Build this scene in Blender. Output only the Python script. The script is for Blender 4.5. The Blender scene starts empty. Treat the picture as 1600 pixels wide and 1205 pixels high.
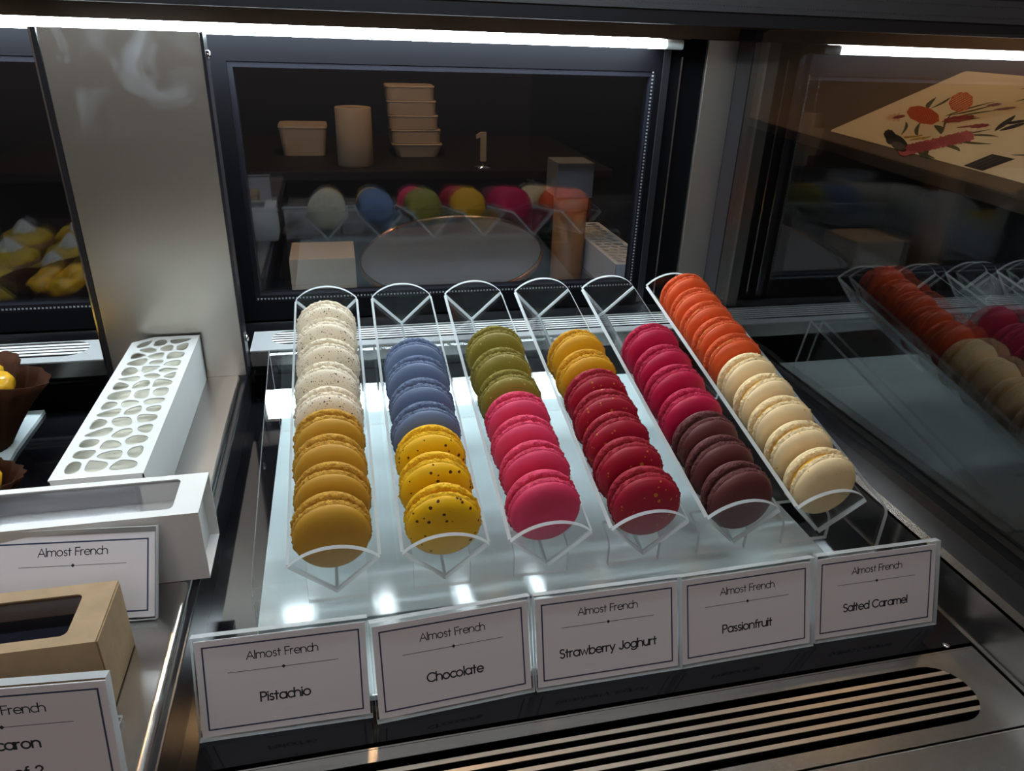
import bpy, bmesh, math, random
from mathutils import Vector, Matrix, noise
R = random.Random(11)
S = bpy.context.scene
COL = S.collection
rad = math.radians

# ------------------------------------------------------------------ camera, world, light, exposure
cam_d = bpy.data.cameras.new('camera'); cam = bpy.data.objects.new('camera', cam_d); COL.objects.link(cam)
cam_d.sensor_fit = 'HORIZONTAL'; cam_d.sensor_width = 36.0; cam_d.lens = 36.0 * 1143.1 / 1600.0
cam_d.clip_start = 0.01; cam_d.clip_end = 50
cam.matrix_world = Matrix(((0.974895, 0.067539, -0.212174, -0.138742), (-0.220205, 0.433662, -0.873754, -0.330923),
                           (0.033000, 0.898541, 0.437648, 0.311047), (0, 0, 0, 1)))
S.camera = cam
S.view_settings.view_transform = 'Standard'; S.view_settings.look = 'None'
S.view_settings.exposure = 0.0; S.view_settings.gamma = 1.0
S.cycles.transparent_max_bounces = 64; S.cycles.max_bounces = 14; S.cycles.glossy_bounces = 6
S.cycles.transmission_bounces = 10
S.cycles.caustics_reflective = False; S.cycles.caustics_refractive = False
S.cycles.sample_clamp_indirect = 4.0
S.cycles.use_denoising = True

W = bpy.data.worlds.new('shop_ambience'); S.world = W; W.use_nodes = True
wn = W.node_tree.nodes; wl = W.node_tree.links; wn.clear()
w_out = wn.new('ShaderNodeOutputWorld'); w_bg = wn.new('ShaderNodeBackground')
w_tc = wn.new('ShaderNodeTexCoord'); w_sep = wn.new('ShaderNodeSeparateXYZ'); w_mr = wn.new('ShaderNodeMapRange')
w_mr.inputs['From Min'].default_value = -1; w_mr.inputs['From Max'].default_value = 1
w_cr = wn.new('ShaderNodeValToRGB')
w_cr.color_ramp.elements[0].position = 0.40; w_cr.color_ramp.elements[0].color = (0.020, 0.017, 0.016, 1)
w_cr.color_ramp.elements[1].position = 1.0; w_cr.color_ramp.elements[1].color = (0.060, 0.052, 0.048, 1)
e = w_cr.color_ramp.elements.new(0.56); e.color = (0.120, 0.098, 0.084, 1)
wl.new(w_tc.outputs['Generated'], w_sep.inputs[0]); wl.new(w_sep.outputs['Z'], w_mr.inputs['Value'])
wl.new(w_mr.outputs[0], w_cr.inputs[0]); wl.new(w_cr.outputs[0], w_bg.inputs['Color'])
w_bg.inputs['Strength'].default_value = 1.0
wl.new(w_bg.outputs[0], w_out.inputs[0])

LED_POWER = 42.0
def fill_light(name, loc, target, size, power, color):  # unseen area light added in front to brighten the name cards
    d = bpy.data.lights.new(name, 'AREA'); d.shape = 'DISK'; d.size = size; d.energy = power; d.color = color
    o = bpy.data.objects.new(name, d); COL.objects.link(o); o.location = loc
    o.rotation_euler = (Vector(target) - Vector(loc)).to_track_quat('-Z', 'Y').to_euler()
    return o
fill_light('card_fill_light', (-0.9, -1.7, 1.9), (-0.1, 0, 0), 0.35, 4.4, (1.0, 0.92, 0.90))
fill_light('card_fill_light', (0.5, -1.9, 1.9), (0.0, 0, 0), 0.35, 4.4, (1.0, 0.92, 0.90))
fill_light('card_fill_light', (-0.2, -2.4, 1.6), (0.0, 0, 0), 0.35, 4.4, (1.0, 0.92, 0.92))

# ------------------------------------------------------------------ materials
def mat(name, color=(0.8, 0.8, 0.8), rough=0.5, metal=0.0, spec=0.5, coat=0.0, noise_amt=0.0, noise_scale=20, bump=0.0, bump_scale=200, emit=None, estr=0, sss=0, obj_coords=True):
    m = bpy.data.materials.new(name); m.use_nodes = True
    nt = m.node_tree; b = nt.nodes['Principled BSDF']
    b.inputs['Base Color'].default_value = (*color, 1); b.inputs['Roughness'].default_value = rough
    b.inputs['Metallic'].default_value = metal; b.inputs['Specular IOR Level'].default_value = spec
    b.inputs['Coat Weight'].default_value = coat
    if sss:
        b.inputs['Subsurface Weight'].default_value = sss
        b.inputs['Subsurface Radius'].default_value = (0.004, 0.003, 0.002)
        b.inputs['Subsurface Scale'].default_value = 0.5
    if emit:
        b.inputs['Emission Color'].default_value = (*emit, 1); b.inputs['Emission Strength'].default_value = estr
    tc = nt.nodes.new('ShaderNodeTexCoord')
    if noise_amt:
        n = nt.nodes.new('ShaderNodeTexNoise'); n.inputs['Scale'].default_value = noise_scale; n.inputs['Detail'].default_value = 5
        mx = nt.nodes.new('ShaderNodeMix'); mx.data_type = 'RGBA'; mx.blend_type = 'MULTIPLY'
        cr = nt.nodes.new('ShaderNodeValToRGB')
        lo = 1 - noise_amt
        cr.color_ramp.elements[0].position = 0.3; cr.color_ramp.elements[0].color = (lo, lo, lo, 1)
        cr.color_ramp.elements[1].position = 0.7; cr.color_ramp.elements[1].color = (1, 1, 1, 1)
        nt.links.new(tc.outputs['Object'], n.inputs['Vector']); nt.links.new(n.outputs['Fac'], cr.inputs[0])
        mx.inputs[0].default_value = 1; mx.inputs[6].default_value = (*color, 1)
        nt.links.new(cr.outputs[0], mx.inputs[7]); nt.links.new(mx.outputs[2], b.inputs['Base Color'])
    if bump:
        n2 = nt.nodes.new('ShaderNodeTexNoise'); n2.inputs['Scale'].default_value = bump_scale; n2.inputs['Detail'].default_value = 4
        bp = nt.nodes.new('ShaderNodeBump'); bp.inputs['Strength'].default_value = bump; bp.inputs['Distance'].default_value = 0.001
        nt.links.new(tc.outputs['Object'], n2.inputs['Vector']); nt.links.new(n2.outputs['Fac'], bp.inputs['Height'])
        nt.links.new(bp.outputs[0], b.inputs['Normal'])
    return m

def clear_mat(name, tint=(1, 1, 1), ior=1.49, boost=0.0, rough=0.0):
    """thin clear sheet: Fresnel mix of see-through and mirror, at each of its two faces"""
    m = bpy.data.materials.new(name); m.use_nodes = True
    nt = m.node_tree; nt.nodes.clear()
    o = nt.nodes.new('ShaderNodeOutputMaterial'); mx = nt.nodes.new('ShaderNodeMixShader')
    t = nt.nodes.new('ShaderNodeBsdfTransparent'); g = nt.nodes.new('ShaderNodeBsdfGlossy')
    t.inputs['Color'].default_value = (*tint, 1); g.inputs['Roughness'].default_value = rough
    lw = nt.nodes.new('ShaderNodeLayerWeight'); geo = nt.nodes.new('ShaderNodeNewGeometry')
    # Schlick from |cos|: same on both sides of the face
    p = nt.nodes.new('ShaderNodeMath'); p.operation = 'POWER'; p.inputs[1].default_value = 5.0
    lw.inputs['Blend'].default_value = 0.5
    dt = nt.nodes.new('ShaderNodeVectorMath'); dt.operation = 'DOT_PRODUCT'
    ab = nt.nodes.new('ShaderNodeMath'); ab.operation = 'ABSOLUTE'
    om = nt.nodes.new('ShaderNodeMath'); om.operation = 'SUBTRACT'; om.inputs[0].default_value = 1.0
    f0 = ((ior - 1) / (ior + 1)) ** 2 + boost
    ml = nt.nodes.new('ShaderNodeMath'); ml.operation = 'MULTIPLY_ADD'; ml.inputs[1].default_value = 1 - f0; ml.inputs[2].default_value = f0
    nt.links.new(geo.outputs['Incoming'], dt.inputs[0]); nt.links.new(geo.outputs['Normal'], dt.inputs[1])
    nt.links.new(dt.outputs['Value'], ab.inputs[0]); nt.links.new(ab.outputs[0], om.inputs[1])
    nt.links.new(om.outputs[0], p.inputs[0]); nt.links.new(p.outputs[0], ml.inputs[0])
    nt.links.new(ml.outputs[0], mx.inputs[0]); nt.links.new(t.outputs[0], mx.inputs[1]); nt.links.new(g.outputs[0], mx.inputs[2])
    nt.links.new(mx.outputs[0], o.inputs['Surface'])
    nt.nodes.remove(lw)
    return m

def edge_mat(name, tint=(0.85, 0.92, 0.95), see=0.35):
    m = bpy.data.materials.new(name); m.use_nodes = True
    nt = m.node_tree; nt.nodes.clear()
    o = nt.nodes.new('ShaderNodeOutputMaterial'); mx = nt.nodes.new('ShaderNodeMixShader'); mx2 = nt.nodes.new('ShaderNodeMixShader')
    t = nt.nodes.new('ShaderNodeBsdfTransparent'); d = nt.nodes.new('ShaderNodeBsdfDiffuse'); tr = nt.nodes.new('ShaderNodeBsdfTranslucent')
    d.inputs['Color'].default_value = (*tint, 1); tr.inputs['Color'].default_value = (*tint, 1)
    mx2.inputs[0].default_value = 0.5
    nt.links.new(d.outputs[0], mx2.inputs[1]); nt.links.new(tr.outputs[0], mx2.inputs[2])
    mx.inputs[0].default_value = 1 - see
    nt.links.new(t.outputs[0], mx.inputs[1]); nt.links.new(mx2.outputs[0], mx.inputs[2]); nt.links.new(mx.outputs[0], o.inputs['Surface'])
    return m

def steel_mat(name, color=(0.62, 0.60, 0.57), rough=0.28, stretch=(2, 2, 260), smudge=0.0, metal=1.0):
    m = bpy.data.materials.new(name); m.use_nodes = True
    nt = m.node_tree; b = nt.nodes['Principled BSDF']
    b.inputs['Base Color'].default_value = (*color, 1); b.inputs['Metallic'].default_value = metal
    tc = nt.nodes.new('ShaderNodeTexCoord'); mp = nt.nodes.new('ShaderNodeMapping'); mp.inputs['Scale'].default_value = stretch
    n = nt.nodes.new('ShaderNodeTexNoise'); n.inputs['Scale'].default_value = 4; n.inputs['Detail'].default_value = 1
    mr = nt.nodes.new('ShaderNodeMapRange'); mr.inputs['To Min'].default_value = rough - 0.008; mr.inputs['To Max'].default_value = rough + 0.012
    bp = nt.nodes.new('ShaderNodeBump'); bp.inputs['Strength'].default_value = 0.004; bp.inputs['Distance'].default_value = 0.0002
    nt.links.new(tc.outputs['Object'], mp.inputs[0]); nt.links.new(mp.outputs[0], n.inputs['Vector'])
    nt.links.new(n.outputs['Fac'], mr.inputs['Value']); nt.nodes.remove(bp)
    if smudge:
        n3 = nt.nodes.new('ShaderNodeTexNoise'); n3.inputs['Scale'].default_value = 22; n3.inputs['Detail'].default_value = 6; n3.inputs['Distortion'].default_value = 0.6
        m3 = nt.nodes.new('ShaderNodeMapRange'); m3.inputs['From Min'].default_value = 0.35; m3.inputs['From Max'].default_value = 0.95
        m3.inputs['To Max'].default_value = smudge
        ad = nt.nodes.new('ShaderNodeMath')
        nt.links.new(tc.outputs['Object'], n3.inputs['Vector']); nt.links.new(n3.outputs['Fac'], m3.inputs['Value'])
        nt.links.new(m3.outputs[0], ad.inputs[0]); nt.links.new(mr.outputs[0], ad.inputs[1]); nt.links.new(ad.outputs[0], b.inputs['Roughness'])
    else:
        nt.links.new(mr.outputs[0], b.inputs['Roughness'])
    return m

def speck_mat(name, base, layers, rough=0.55, grain=0.10):
    """macaron shell: base colour, faint grain, scattered specks; layers = [(colour, scale, radius, share)]"""
    m = mat(name, base, rough, spec=0.35)
    nt = m.node_tree; b = nt.nodes['Principled BSDF']
    tc = nt.nodes.new('ShaderNodeTexCoord')
    n = nt.nodes.new('ShaderNodeTexNoise'); n.inputs['Scale'].default_value = 160; n.inputs['Detail'].default_value = 4
    nt.links.new(tc.outputs['Object'], n.inputs['Vector'])
    mr = nt.nodes.new('ShaderNodeMapRange'); mr.inputs['To Min'].default_value = 1 - grain; mr.inputs['To Max'].default_value = 1 + grain * 0.6
    nt.links.new(n.outputs['Fac'], mr.inputs['Value'])
    mx = nt.nodes.new('ShaderNodeMix'); mx.data_type = 'RGBA'; mx.blend_type = 'MULTIPLY'; mx.inputs[0].default_value = 1
    mx.inputs[6].default_value = (*base, 1); nt.links.new(mr.outputs[0], mx.inputs[7])
    cur = mx.outputs[2]
    info = nt.nodes.new('ShaderNodeObjectInfo')
    for c, sc, r, share in layers:
        ad = nt.nodes.new('ShaderNodeVectorMath'); ad.operation = 'ADD'
        dn = nt.nodes.new('ShaderNodeTexNoise'); dn.inputs['Scale'].default_value = sc * 3
        sc_n = nt.nodes.new('ShaderNodeVectorMath'); sc_n.operation = 'SCALE'; sc_n.inputs['Scale'].default_value = 0.25 / sc
        nt.links.new(tc.outputs['Object'], dn.inputs['Vector']); nt.links.new(dn.outputs['Color'], sc_n.inputs[0])
        nt.links.new(tc.outputs['Object'], ad.inputs[0]); nt.links.new(sc_n.outputs[0], ad.inputs[1])
        v = nt.nodes.new('ShaderNodeTexVoronoi'); v.voronoi_dimensions = '4D'; v.inputs['Scale'].default_value = sc
        nt.links.new(ad.outputs[0], v.inputs['Vector'])
        mw = nt.nodes.new('ShaderNodeMath'); mw.operation = 'MULTIPLY'; mw.inputs[1].default_value = 1.0
        v.inputs['W'].default_value = 0.0
        lt = nt.nodes.new('ShaderNodeMath'); lt.operation = 'LESS_THAN'; lt.inputs[1].default_value = r
        nt.links.new(v.outputs['Distance'], lt.inputs[0])
        sp = nt.nodes.new('ShaderNodeSeparateColor'); nt.links.new(v.outputs['Color'], sp.inputs[0])
        l2 = nt.nodes.new('ShaderNodeMath'); l2.operation = 'LESS_THAN'; l2.inputs[1].default_value = share
        nt.links.new(sp.outputs[0], l2.inputs[0])
        mu = nt.nodes.new('ShaderNodeMath'); mu.operation = 'MULTIPLY'
        nt.links.new(lt.outputs[0], mu.inputs[0]); nt.links.new(l2.outputs[0], mu.inputs[1])
        m2 = nt.nodes.new('ShaderNodeMix'); m2.data_type = 'RGBA'
        nt.links.new(mu.outputs[0], m2.inputs[0]); nt.links.new(cur, m2.inputs[6]); m2.inputs[7].default_value = (*c, 1)
        cur = m2.outputs[2]
        nt.nodes.remove(mw)
    nt.nodes.remove(info)
    nt.links.new(cur, b.inputs['Base Color'])
    return m

M = {}
M['deck'] = mat('black_glossy_deck', (0.006, 0.006, 0.008), 0.07, spec=0.5, noise_amt=0.3, noise_scale=40)
M['black'] = mat('black_frame', (0.012, 0.012, 0.015), 0.28)
M['frame'] = mat('black_door_frame', (0.0025, 0.0025, 0.0035), 0.6, spec=0.05)
M['black_matt'] = mat('black_matt', (0.012, 0.011, 0.012), 0.6)
M['rubber'] = mat('grey_gasket', (0.05, 0.05, 0.055), 0.45)
M['bead'] = mat('dark_glazing_bead', (0.006, 0.006, 0.009), 0.5, spec=0.1)
M['dots'] = mat('grey_perforations', (0.16, 0.17, 0.18), 0.5)
M['chrome'] = mat('bright_trim', (0.75, 0.76, 0.78), 0.15, metal=1)
M['steel'] = steel_mat('brushed_steel', (0.47, 0.45, 0.43), 0.24, (240, 4, 4))
M['steel_panel'] = steel_mat('brushed_steel_panel', (0.68, 0.65, 0.59), 0.30, (3, 3, 120))
M['steel_post'] = steel_mat('brushed_steel_post', (0.70, 0.66, 0.60), 0.32, (3, 3, 120))
M['steel_vent'] = steel_mat('brushed_steel_vent', (0.50, 0.52, 0.53), 0.34, (4, 200, 4), metal=0.5)
M['steel_bar'] = steel_mat('bright_steel_bar', (0.80, 0.81, 0.82), 0.30, (4, 200, 4), metal=0.35)
M['steel_tan'] = steel_mat('tan_steel_bar', (0.55, 0.46, 0.38), 0.34, (4, 200, 4), metal=0.8)  # tan tint for the front vent bars
M['duct'] = mat('dark_duct', (0.002, 0.002, 0.002), 0.8, spec=0.0)
M['board'] = mat('white_glossy_board', (0.72, 0.83, 0.85), 0.10, spec=0.5)
M['acrylic'] = clear_mat('clear_acrylic', (0.975, 0.985, 0.985))
M['acrylic_edge'] = edge_mat('polished_acrylic_edge', (0.90, 0.95, 0.97), 0.18)
M['glass_side'] = clear_mat('clear_side_glass', (0.90, 0.93, 0.93), 1.52, 0.12)
M['glass_door'] = clear_mat('coated_door_glass', (0.90, 0.92, 0.96), 1.52, 0.06)
M['paper'] = mat('white_card', (0.78, 0.74, 0.78), 0.6, spec=0.2)
M['ink'] = mat('dark_ink', (0.02, 0.022, 0.035), 0.6, spec=0.2)
M['navy'] = mat('navy_border_ink', (0.035, 0.05, 0.11), 0.6, spec=0.2)
M['white_box'] = mat('white_carton', (0.72, 0.73, 0.72), 0.45, noise_amt=0.04, noise_scale=60)
M['cream_in'] = mat('cream_carton_inside', (0.62, 0.60, 0.50), 0.7)
M['kraft'] = mat('kraft_carton', (0.38, 0.26, 0.145), 0.75, noise_amt=0.15, noise_scale=120)
M['film'] = clear_mat('clear_window_film', (0.88, 0.88, 0.92), 1.5, 0.10, 0.05)
M['dark_in'] = mat('dark_box_inside', (0.015, 0.015, 0.03), 0.5)
M['led'] = mat('led_tube', (1, 1, 1), 0.3, emit=(0.80, 0.93, 1.0), estr=LED_POWER)
M['led_upper'] = mat('added_upper_tube', (1, 1, 1), 0.3, emit=(0.84, 0.95, 1.0), estr=44.0)
M['led_cap'] = mat('grey_end_cap', (0.45, 0.50, 0.50), 0.4)
M['brown_paper'] = mat('brown_baking_paper', (0.040, 0.015, 0.007), 0.9, spec=0.1, noise_amt=0.3, noise_scale=90)
M['yellow_fruit'] = mat('glazed_yellow_fruit', (0.75, 0.40, 0.02), 0.22, noise_amt=0.35, noise_scale=70, bump=0.5, bump_scale=120, coat=0.3)
M['cream'] = mat('piped_cream', (0.75, 0.75, 0.72), 0.5)
M['tart'] = mat('lemon_curd', (0.62, 0.40, 0.02), 0.3, noise_amt=0.35, noise_scale=40)
M['dark_wall'] = mat('dark_wall', (0.006, 0.007, 0.013), 0.7)
M['bench'] = mat('dark_bench', (0.02, 0.02, 0.022), 0.4)
M['wood'] = mat('brown_wood', (0.30, 0.15, 0.06), 0.5, noise_amt=0.3, noise_scale=30)
M['tan_carton'] = mat('tan_takeaway_carton', (0.50, 0.37, 0.25), 0.7)
M['copper'] = mat('copper_rim', (0.70, 0.35, 0.20), 0.25, metal=1)
M['grey_disc'] = mat('grey_turntable', (0.15, 0.155, 0.165), 0.40)
M['counter'] = mat('brown_counter', (0.17, 0.115, 0.078), 0.45, noise_amt=0.15, noise_scale=15)
M['leaflet'] = mat('cream_leaflet', (0.86, 0.68, 0.44), 0.6)
M['lamp'] = mat('warm_lamp_glow', (1, 0.8, 0.5), 0.5, emit=(1.0, 0.62, 0.25), estr=40)
M['grey_carton'] = mat('grey_carton', (0.22, 0.23, 0.25), 0.6)

# ------------------------------------------------------------------ helpers
def obj(name, bm, m, parent=None, smooth=False):
    me = bpy.data.meshes.new(name); bm.to_mesh(me); bm.free()
    for x in (m if isinstance(m, (list, tuple)) else [m]): me.materials.append(x)
    if smooth:
        for p in me.polygons: p.use_smooth = True
    o = bpy.data.objects.new(name, me); COL.objects.link(o)
    if parent: o.parent = parent
    return o
def tag(o, label=None, cat=None, group=None, kind=None):
    if label: o['label'] = label
    if cat: o['category'] = cat
    if group: o['group'] = group
    if kind: o['kind'] = kind
    return o
def struct(o): o['kind'] = 'structure'; return o
def thing(name, label, cat, loc=(0, 0, 0), rz=0, group=None):
    o = bpy.data.objects.new(name, None); COL.objects.link(o); o.empty_display_size = 0.01
    o.location = loc; o.rotation_euler = (0, 0, rz)
    return tag(o, label, cat, group)
def add_box(bm, x0, x1, y0, y1, z0, z1, mtx=None, bevel=0.0, mi=0):
    b2 = bmesh.new(); bmesh.ops.create_cube(b2, size=1)
    for v in b2.verts: v.co = Vector(((x0 + x1) / 2 + v.co.x * (x1 - x0), (y0 + y1) / 2 + v.co.y * (y1 - y0), (z0 + z1) / 2 + v.co.z * (z1 - z0)))
    if bevel: bmesh.ops.bevel(b2, geom=list(b2.edges), offset=bevel, segments=2, affect='EDGES', profile=0.6)
    join(bm, b2, mtx, mi)
def join(bm, b2, mtx=None, mi=0):
    mp = {}
    for v in b2.verts: mp[v] = bm.verts.new(mtx @ v.co if mtx else v.co)
    for f in b2.faces:
        try:
            nf = bm.faces.new([mp[v] for v in f.verts]); nf.material_index = mi; nf.smooth = f.smooth
        except ValueError: pass
    b2.free()
def box(x0, x1, y0, y1, z0, z1, bevel=0.0, mtx=None):
    bm = bmesh.new(); add_box(bm, x0, x1, y0, y1, z0, z1, mtx, bevel); return bm
def lathe(prof, n=48, axis='z', cap=True):
    bm = bmesh.new(); rings = []
    for r, h in prof:
        ring = []
        for i in range(n):
            a = 2 * math.pi * i / n
            ring.append(bm.verts.new((r * math.cos(a), r * math.sin(a), h)))
        rings.append(ring)
    for a, b in zip(rings[:-1], rings[1:]):
        for i in range(n):
            bm.faces.new((a[i], a[(i + 1) % n], b[(i + 1) % n], b[i]))
    if cap:
        if prof[0][0] > 1e-6: bm.faces.new(list(reversed(rings[0])))
        if prof[-1][0] > 1e-6: bm.faces.new(rings[-1])
    bmesh.ops.remove_doubles(bm, verts=bm.verts, dist=1e-7)
    bmesh.ops.recalc_face_normals(bm, faces=bm.faces)
    return bm
def tube(pts, r, n=10):
    bm = bmesh.new(); rings = []
    for i, p in enumerate(pts):
        p = Vector(p); d = (Vector(pts[min(i + 1, len(pts) - 1)]) - Vector(pts[max(i - 1, 0)])).normalized()
        u = d.orthogonal().normalized() if i == 0 else (u - d * u.dot(d)).normalized()
        w = d.cross(u)
        rings.append([bm.verts.new(p + r * (math.cos(2 * math.pi * k / n) * u + math.sin(2 * math.pi * k / n) * w)) for k in range(n)])
    for a, b in zip(rings[:-1], rings[1:]):
        for k in range(n): bm.faces.new((a[k], a[(k + 1) % n], b[(k + 1) % n], b[k]))
    bm.faces.new(list(reversed(rings[0]))); bm.faces.new(rings[-1])
    bmesh.ops.recalc_face_normals(bm, faces=bm.faces)
    return bm
def prism(poly, z0, z1, mtx=None):
    bm = bmesh.new()
    a = [bm.verts.new((x, y, z0)) for x, y in poly]; b = [bm.verts.new((x, y, z1)) for x, y in poly]
    bm.faces.new(list(reversed(a))); bm.faces.new(b); n = len(poly)
    for i in range(n): bm.faces.new((a[i], a[(i + 1) % n], b[(i + 1) % n], b[i]))
    bmesh.ops.recalc_face_normals(bm, faces=bm.faces)
    if mtx: bmesh.ops.transform(bm, matrix=mtx, verts=bm.verts)
    return bm
def sheet(poly3, t, mats, name, parent, smooth=False):
    """flat clear sheet with pale cut edges: an outline in space, thickened"""
    bm = bmesh.new(); pts = [Vector(p) for p in poly3]
    nrm = Vector((0, 0, 0))
    for i in range(len(pts)):
        nrm += (pts[i] - pts[0]).cross(pts[(i + 1) % len(pts)] - pts[0])
    nrm.normalize()
    a = [bm.verts.new(p - nrm * t / 2) for p in pts]; b = [bm.verts.new(p + nrm * t / 2) for p in pts]
    bm.faces.new(list(reversed(a))); bm.faces.new(b); n = len(pts)
    for i in range(n):
        f = bm.faces.new((a[i], a[(i + 1) % n], b[(i + 1) % n], b[i])); f.material_index = 1
    return obj(name, bm, mats, parent)
ACR = [M['acrylic'], M['acrylic_edge']]

def copy_tree(o, parent=None):
    c = o.copy(); COL.objects.link(c)
    if parent: c.parent = parent
    for ch in o.children: copy_tree(ch, c)
    return c

# ------------------------------------------------------------------ setting: display case shell
GX = 0.236           # side glass plane
DY = 0.362           # door plane
struct(obj('floor', box(-0.232, GX + 0.01, -0.080, 0.345, -0.020, -0.004), M['deck']))
struct(obj('trim_1', box(-0.2345, -0.2300, -0.30, 0.345, -0.02, 0.0255, 0.001), M['black']))     # black channel beside the steel shelf
struct(obj('trim_2', box(0.2155, GX + 0.012, -0.30, 0.36, -0.02, 0.0268, 0.0005), M['black']))   # black sill under the side glass
bm = box(0.2070, 0.2082, -0.30, 0.335, -0.02, 0.0274); add_box(bm, 0.2070, 0.2155, -0.30, 0.335, 0.0262, 0.0274)
add_box(bm, 0.2055, 0.2070, -0.30, 0.335, -0.02, -0.0036)
struct(obj('trim_3', bm, M['steel']))                                                           # steel upstand
struct(obj('wall_back', box(-0.60, GX + 0.03, DY, DY + 0.03, 0.0, 0.052), M['black']))           # sill below the doors
bm = box(-0.60, GX - 0.001, 0.3605, 0.42, 0.3086, 0.3190)
struct(obj('trim_4', bm, M['counter']))
struct(obj('ceiling', box(-0.60, GX + 0.06, 0.345, 0.45, 0.3192, 0.36), M['black_matt']))
g = struct(obj('window_1', box(GX, GX + 0.006, -0.40, DY, 0.0268, 0.3175), M['glass_side']))
bm = box(GX - 0.0006, GX + 0.0066, 0.331, DY + 0.004, 0.0268, 0.318)
struct(obj('trim_5', bm, M['black']))                                                           # black edge post of the side glass
struct(obj('trim_6', box(0.2045, GX - 0.0005, DY - 0.004, DY + 0.03, 0.045, 0.3085, 0.0008), M['steel_post']))  # steel corner post
# perforated gasket strip along the canopy
bm = box(-0.60, 1.2, 0.2965, 0.2985, 0.330, 0.3485)
for i in range(230):
    for k in range(2):
        x = 0.10 + i * 0.0026
        if x < 0.70:
            add_box(bm, x - 0.0005, x + 0.0005, 0.2960, 0.2966, 0.3345 + k * 0.009 - 0.0005, 0.3345 + k * 0.009 + 0.0005)
struct(obj('trim_7', bm, M['rubber']))
struct(obj('trim_8', box(-0.60, 1.2, 0.299, 0.344, 0.3192, 0.360), M['black']))

# doors
def door(name, x0, x1, z0, z1, gx0, gx1, gz0, gz1, dots):
    o = bpy.data.objects.new(name, None); COL.objects.link(o); struct(o)
    bm = bmesh.new()
    add_box(bm, x0, gx0, DY, DY + 0.022, z0, z1); add_box(bm, gx1, x1, DY, DY + 0.022, z0, z1)
    add_box(bm, gx0, gx1, DY, DY + 0.022, z0, gz0); add_box(bm, gx0, gx1, DY, DY + 0.022, gz1, z1)
    obj('door_frame', bm, M['frame'], o)
    bm = bmesh.new(); t = 0.0045
    add_box(bm, gx0, gx0 + t, DY + 0.001, DY + 0.014, gz0, gz1); add_box(bm, gx1 - t, gx1, DY + 0.001, DY + 0.014, gz0, gz1)
    add_box(bm, gx0 + t, gx1 - t, DY + 0.001, DY + 0.014, gz0, gz0 + t * 1.4); add_box(bm, gx0 + t, gx1 - t, DY + 0.001, DY + 0.014, gz1 - t, gz1)
    obj('glazing_bead', bm, M['bead'], o)
    zc = (gz0 + gz1) / 2; mt = Matrix.Translation((0, DY + 0.0075, zc)) @ Matrix.Rotation(rad(1.25), 4, 'X')
    obj('glass_pane', box(gx0 + 0.001, gx1 - 0.001, -0.0015, 0.0015, gz0 + 0.001 - zc, gz1 - 0.001 - zc, 0, mt), M['glass_door'], o)
    obj('rear_glass_pane', box(gx0 + 0.001, gx1 - 0.001, 0.009, 0.011, gz0 + 0.001 - zc, gz1 - 0.001 - zc, 0, mt), M['acrylic'], o)
    bm = bmesh.new()
    n = int((gx1 - gx0) / 0.0032)
    for i in range(n):
        x = gx0 + 0.002 + i * 0.0032; add_box(bm, x - 0.0007, x + 0.0007, DY + 0.0002, DY + 0.0011, gz0 + 0.002, gz0 + 0.0034)
    n = int((gz1 - gz0) / 0.0032)
    for i in range(n):
        z = gz0 + 0.004 + i * 0.0032; add_box(bm, gx1 - 0.0032, gx1 - 0.0018, DY + 0.0002, DY + 0.0011, z - 0.0007, z + 0.0007)
    d = obj('bead_perforations', bm, M['dots'], o); d['kind'] = 'stuff'
    return o
d1 = door('door_1', -0.262, 0.2040, 0.050, 0.3085, -0.2225, 0.1565, 0.0705, 0.2800, True)
obj('bright_edge_strip', box(0.1800, 0.1816, DY - 0.0012, DY, 0.060, 0.2930), M['chrome'], d1)
obj('inner_stile', box(0.1625, 0.1690, DY - 0.002, DY, 0.055, 0.3000), M['black'], d1)
d2 = door('door_2', -0.60, -0.345, 0.050, 0.3085, -0.595, -0.358, 0.0705, 0.2800, True)
for x, y in ((-0.214, 0.2945),):
    pass

# ------------------------------------------------------------------ steel divider with shelf
t = thing('steel_divider', 'brushed steel divider panel and shelf between the two display sections', 'divider')
ZS = 0.030
def shelf_bm():
    bm = bmesh.new(); x0, x1 = -0.334, -0.2335
    prof = [(x0, 0.0), (x0, ZS)]
    for k in range(9):
        a = math.pi / 2 * k / 8
        prof.append((x1 - 0.004 + 0.004 * math.sin(a), ZS - 0.004 + 0.004 * math.cos(a)))
    prof.append((x1, 0.0))
    for (xa, za), (xb, zb) in zip(prof[:-1], prof[1:]):
        pass
    y0, y1 = -0.32, 0.287
    A = [bm.verts.new((x, y0, z)) for x, z in prof]; B = [bm.verts.new((x, y1, z)) for x, z in prof]
    for i in range(len(prof) - 1): bm.faces.new((A[i], A[i + 1], B[i + 1], B[i]))
    bm.faces.new(list(reversed(A))); bm.faces.new(B)
    bm.faces.new((A[0], B[0], B[-1], A[-1]))
    bmesh.ops.recalc_face_normals(bm, faces=bm.faces)
    return bm
obj('shelf', shelf_bm(), M['steel'], t)
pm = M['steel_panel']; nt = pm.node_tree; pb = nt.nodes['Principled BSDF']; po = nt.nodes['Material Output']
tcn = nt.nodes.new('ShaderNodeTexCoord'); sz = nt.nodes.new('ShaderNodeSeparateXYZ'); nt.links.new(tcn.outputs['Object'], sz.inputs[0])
mz = nt.nodes.new('ShaderNodeMapRange'); mz.inputs['From Min'].default_value = 0.225; mz.inputs['From Max'].default_value = 0.300; nt.links.new(sz.outputs['Z'], mz.inputs['Value'])
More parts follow.
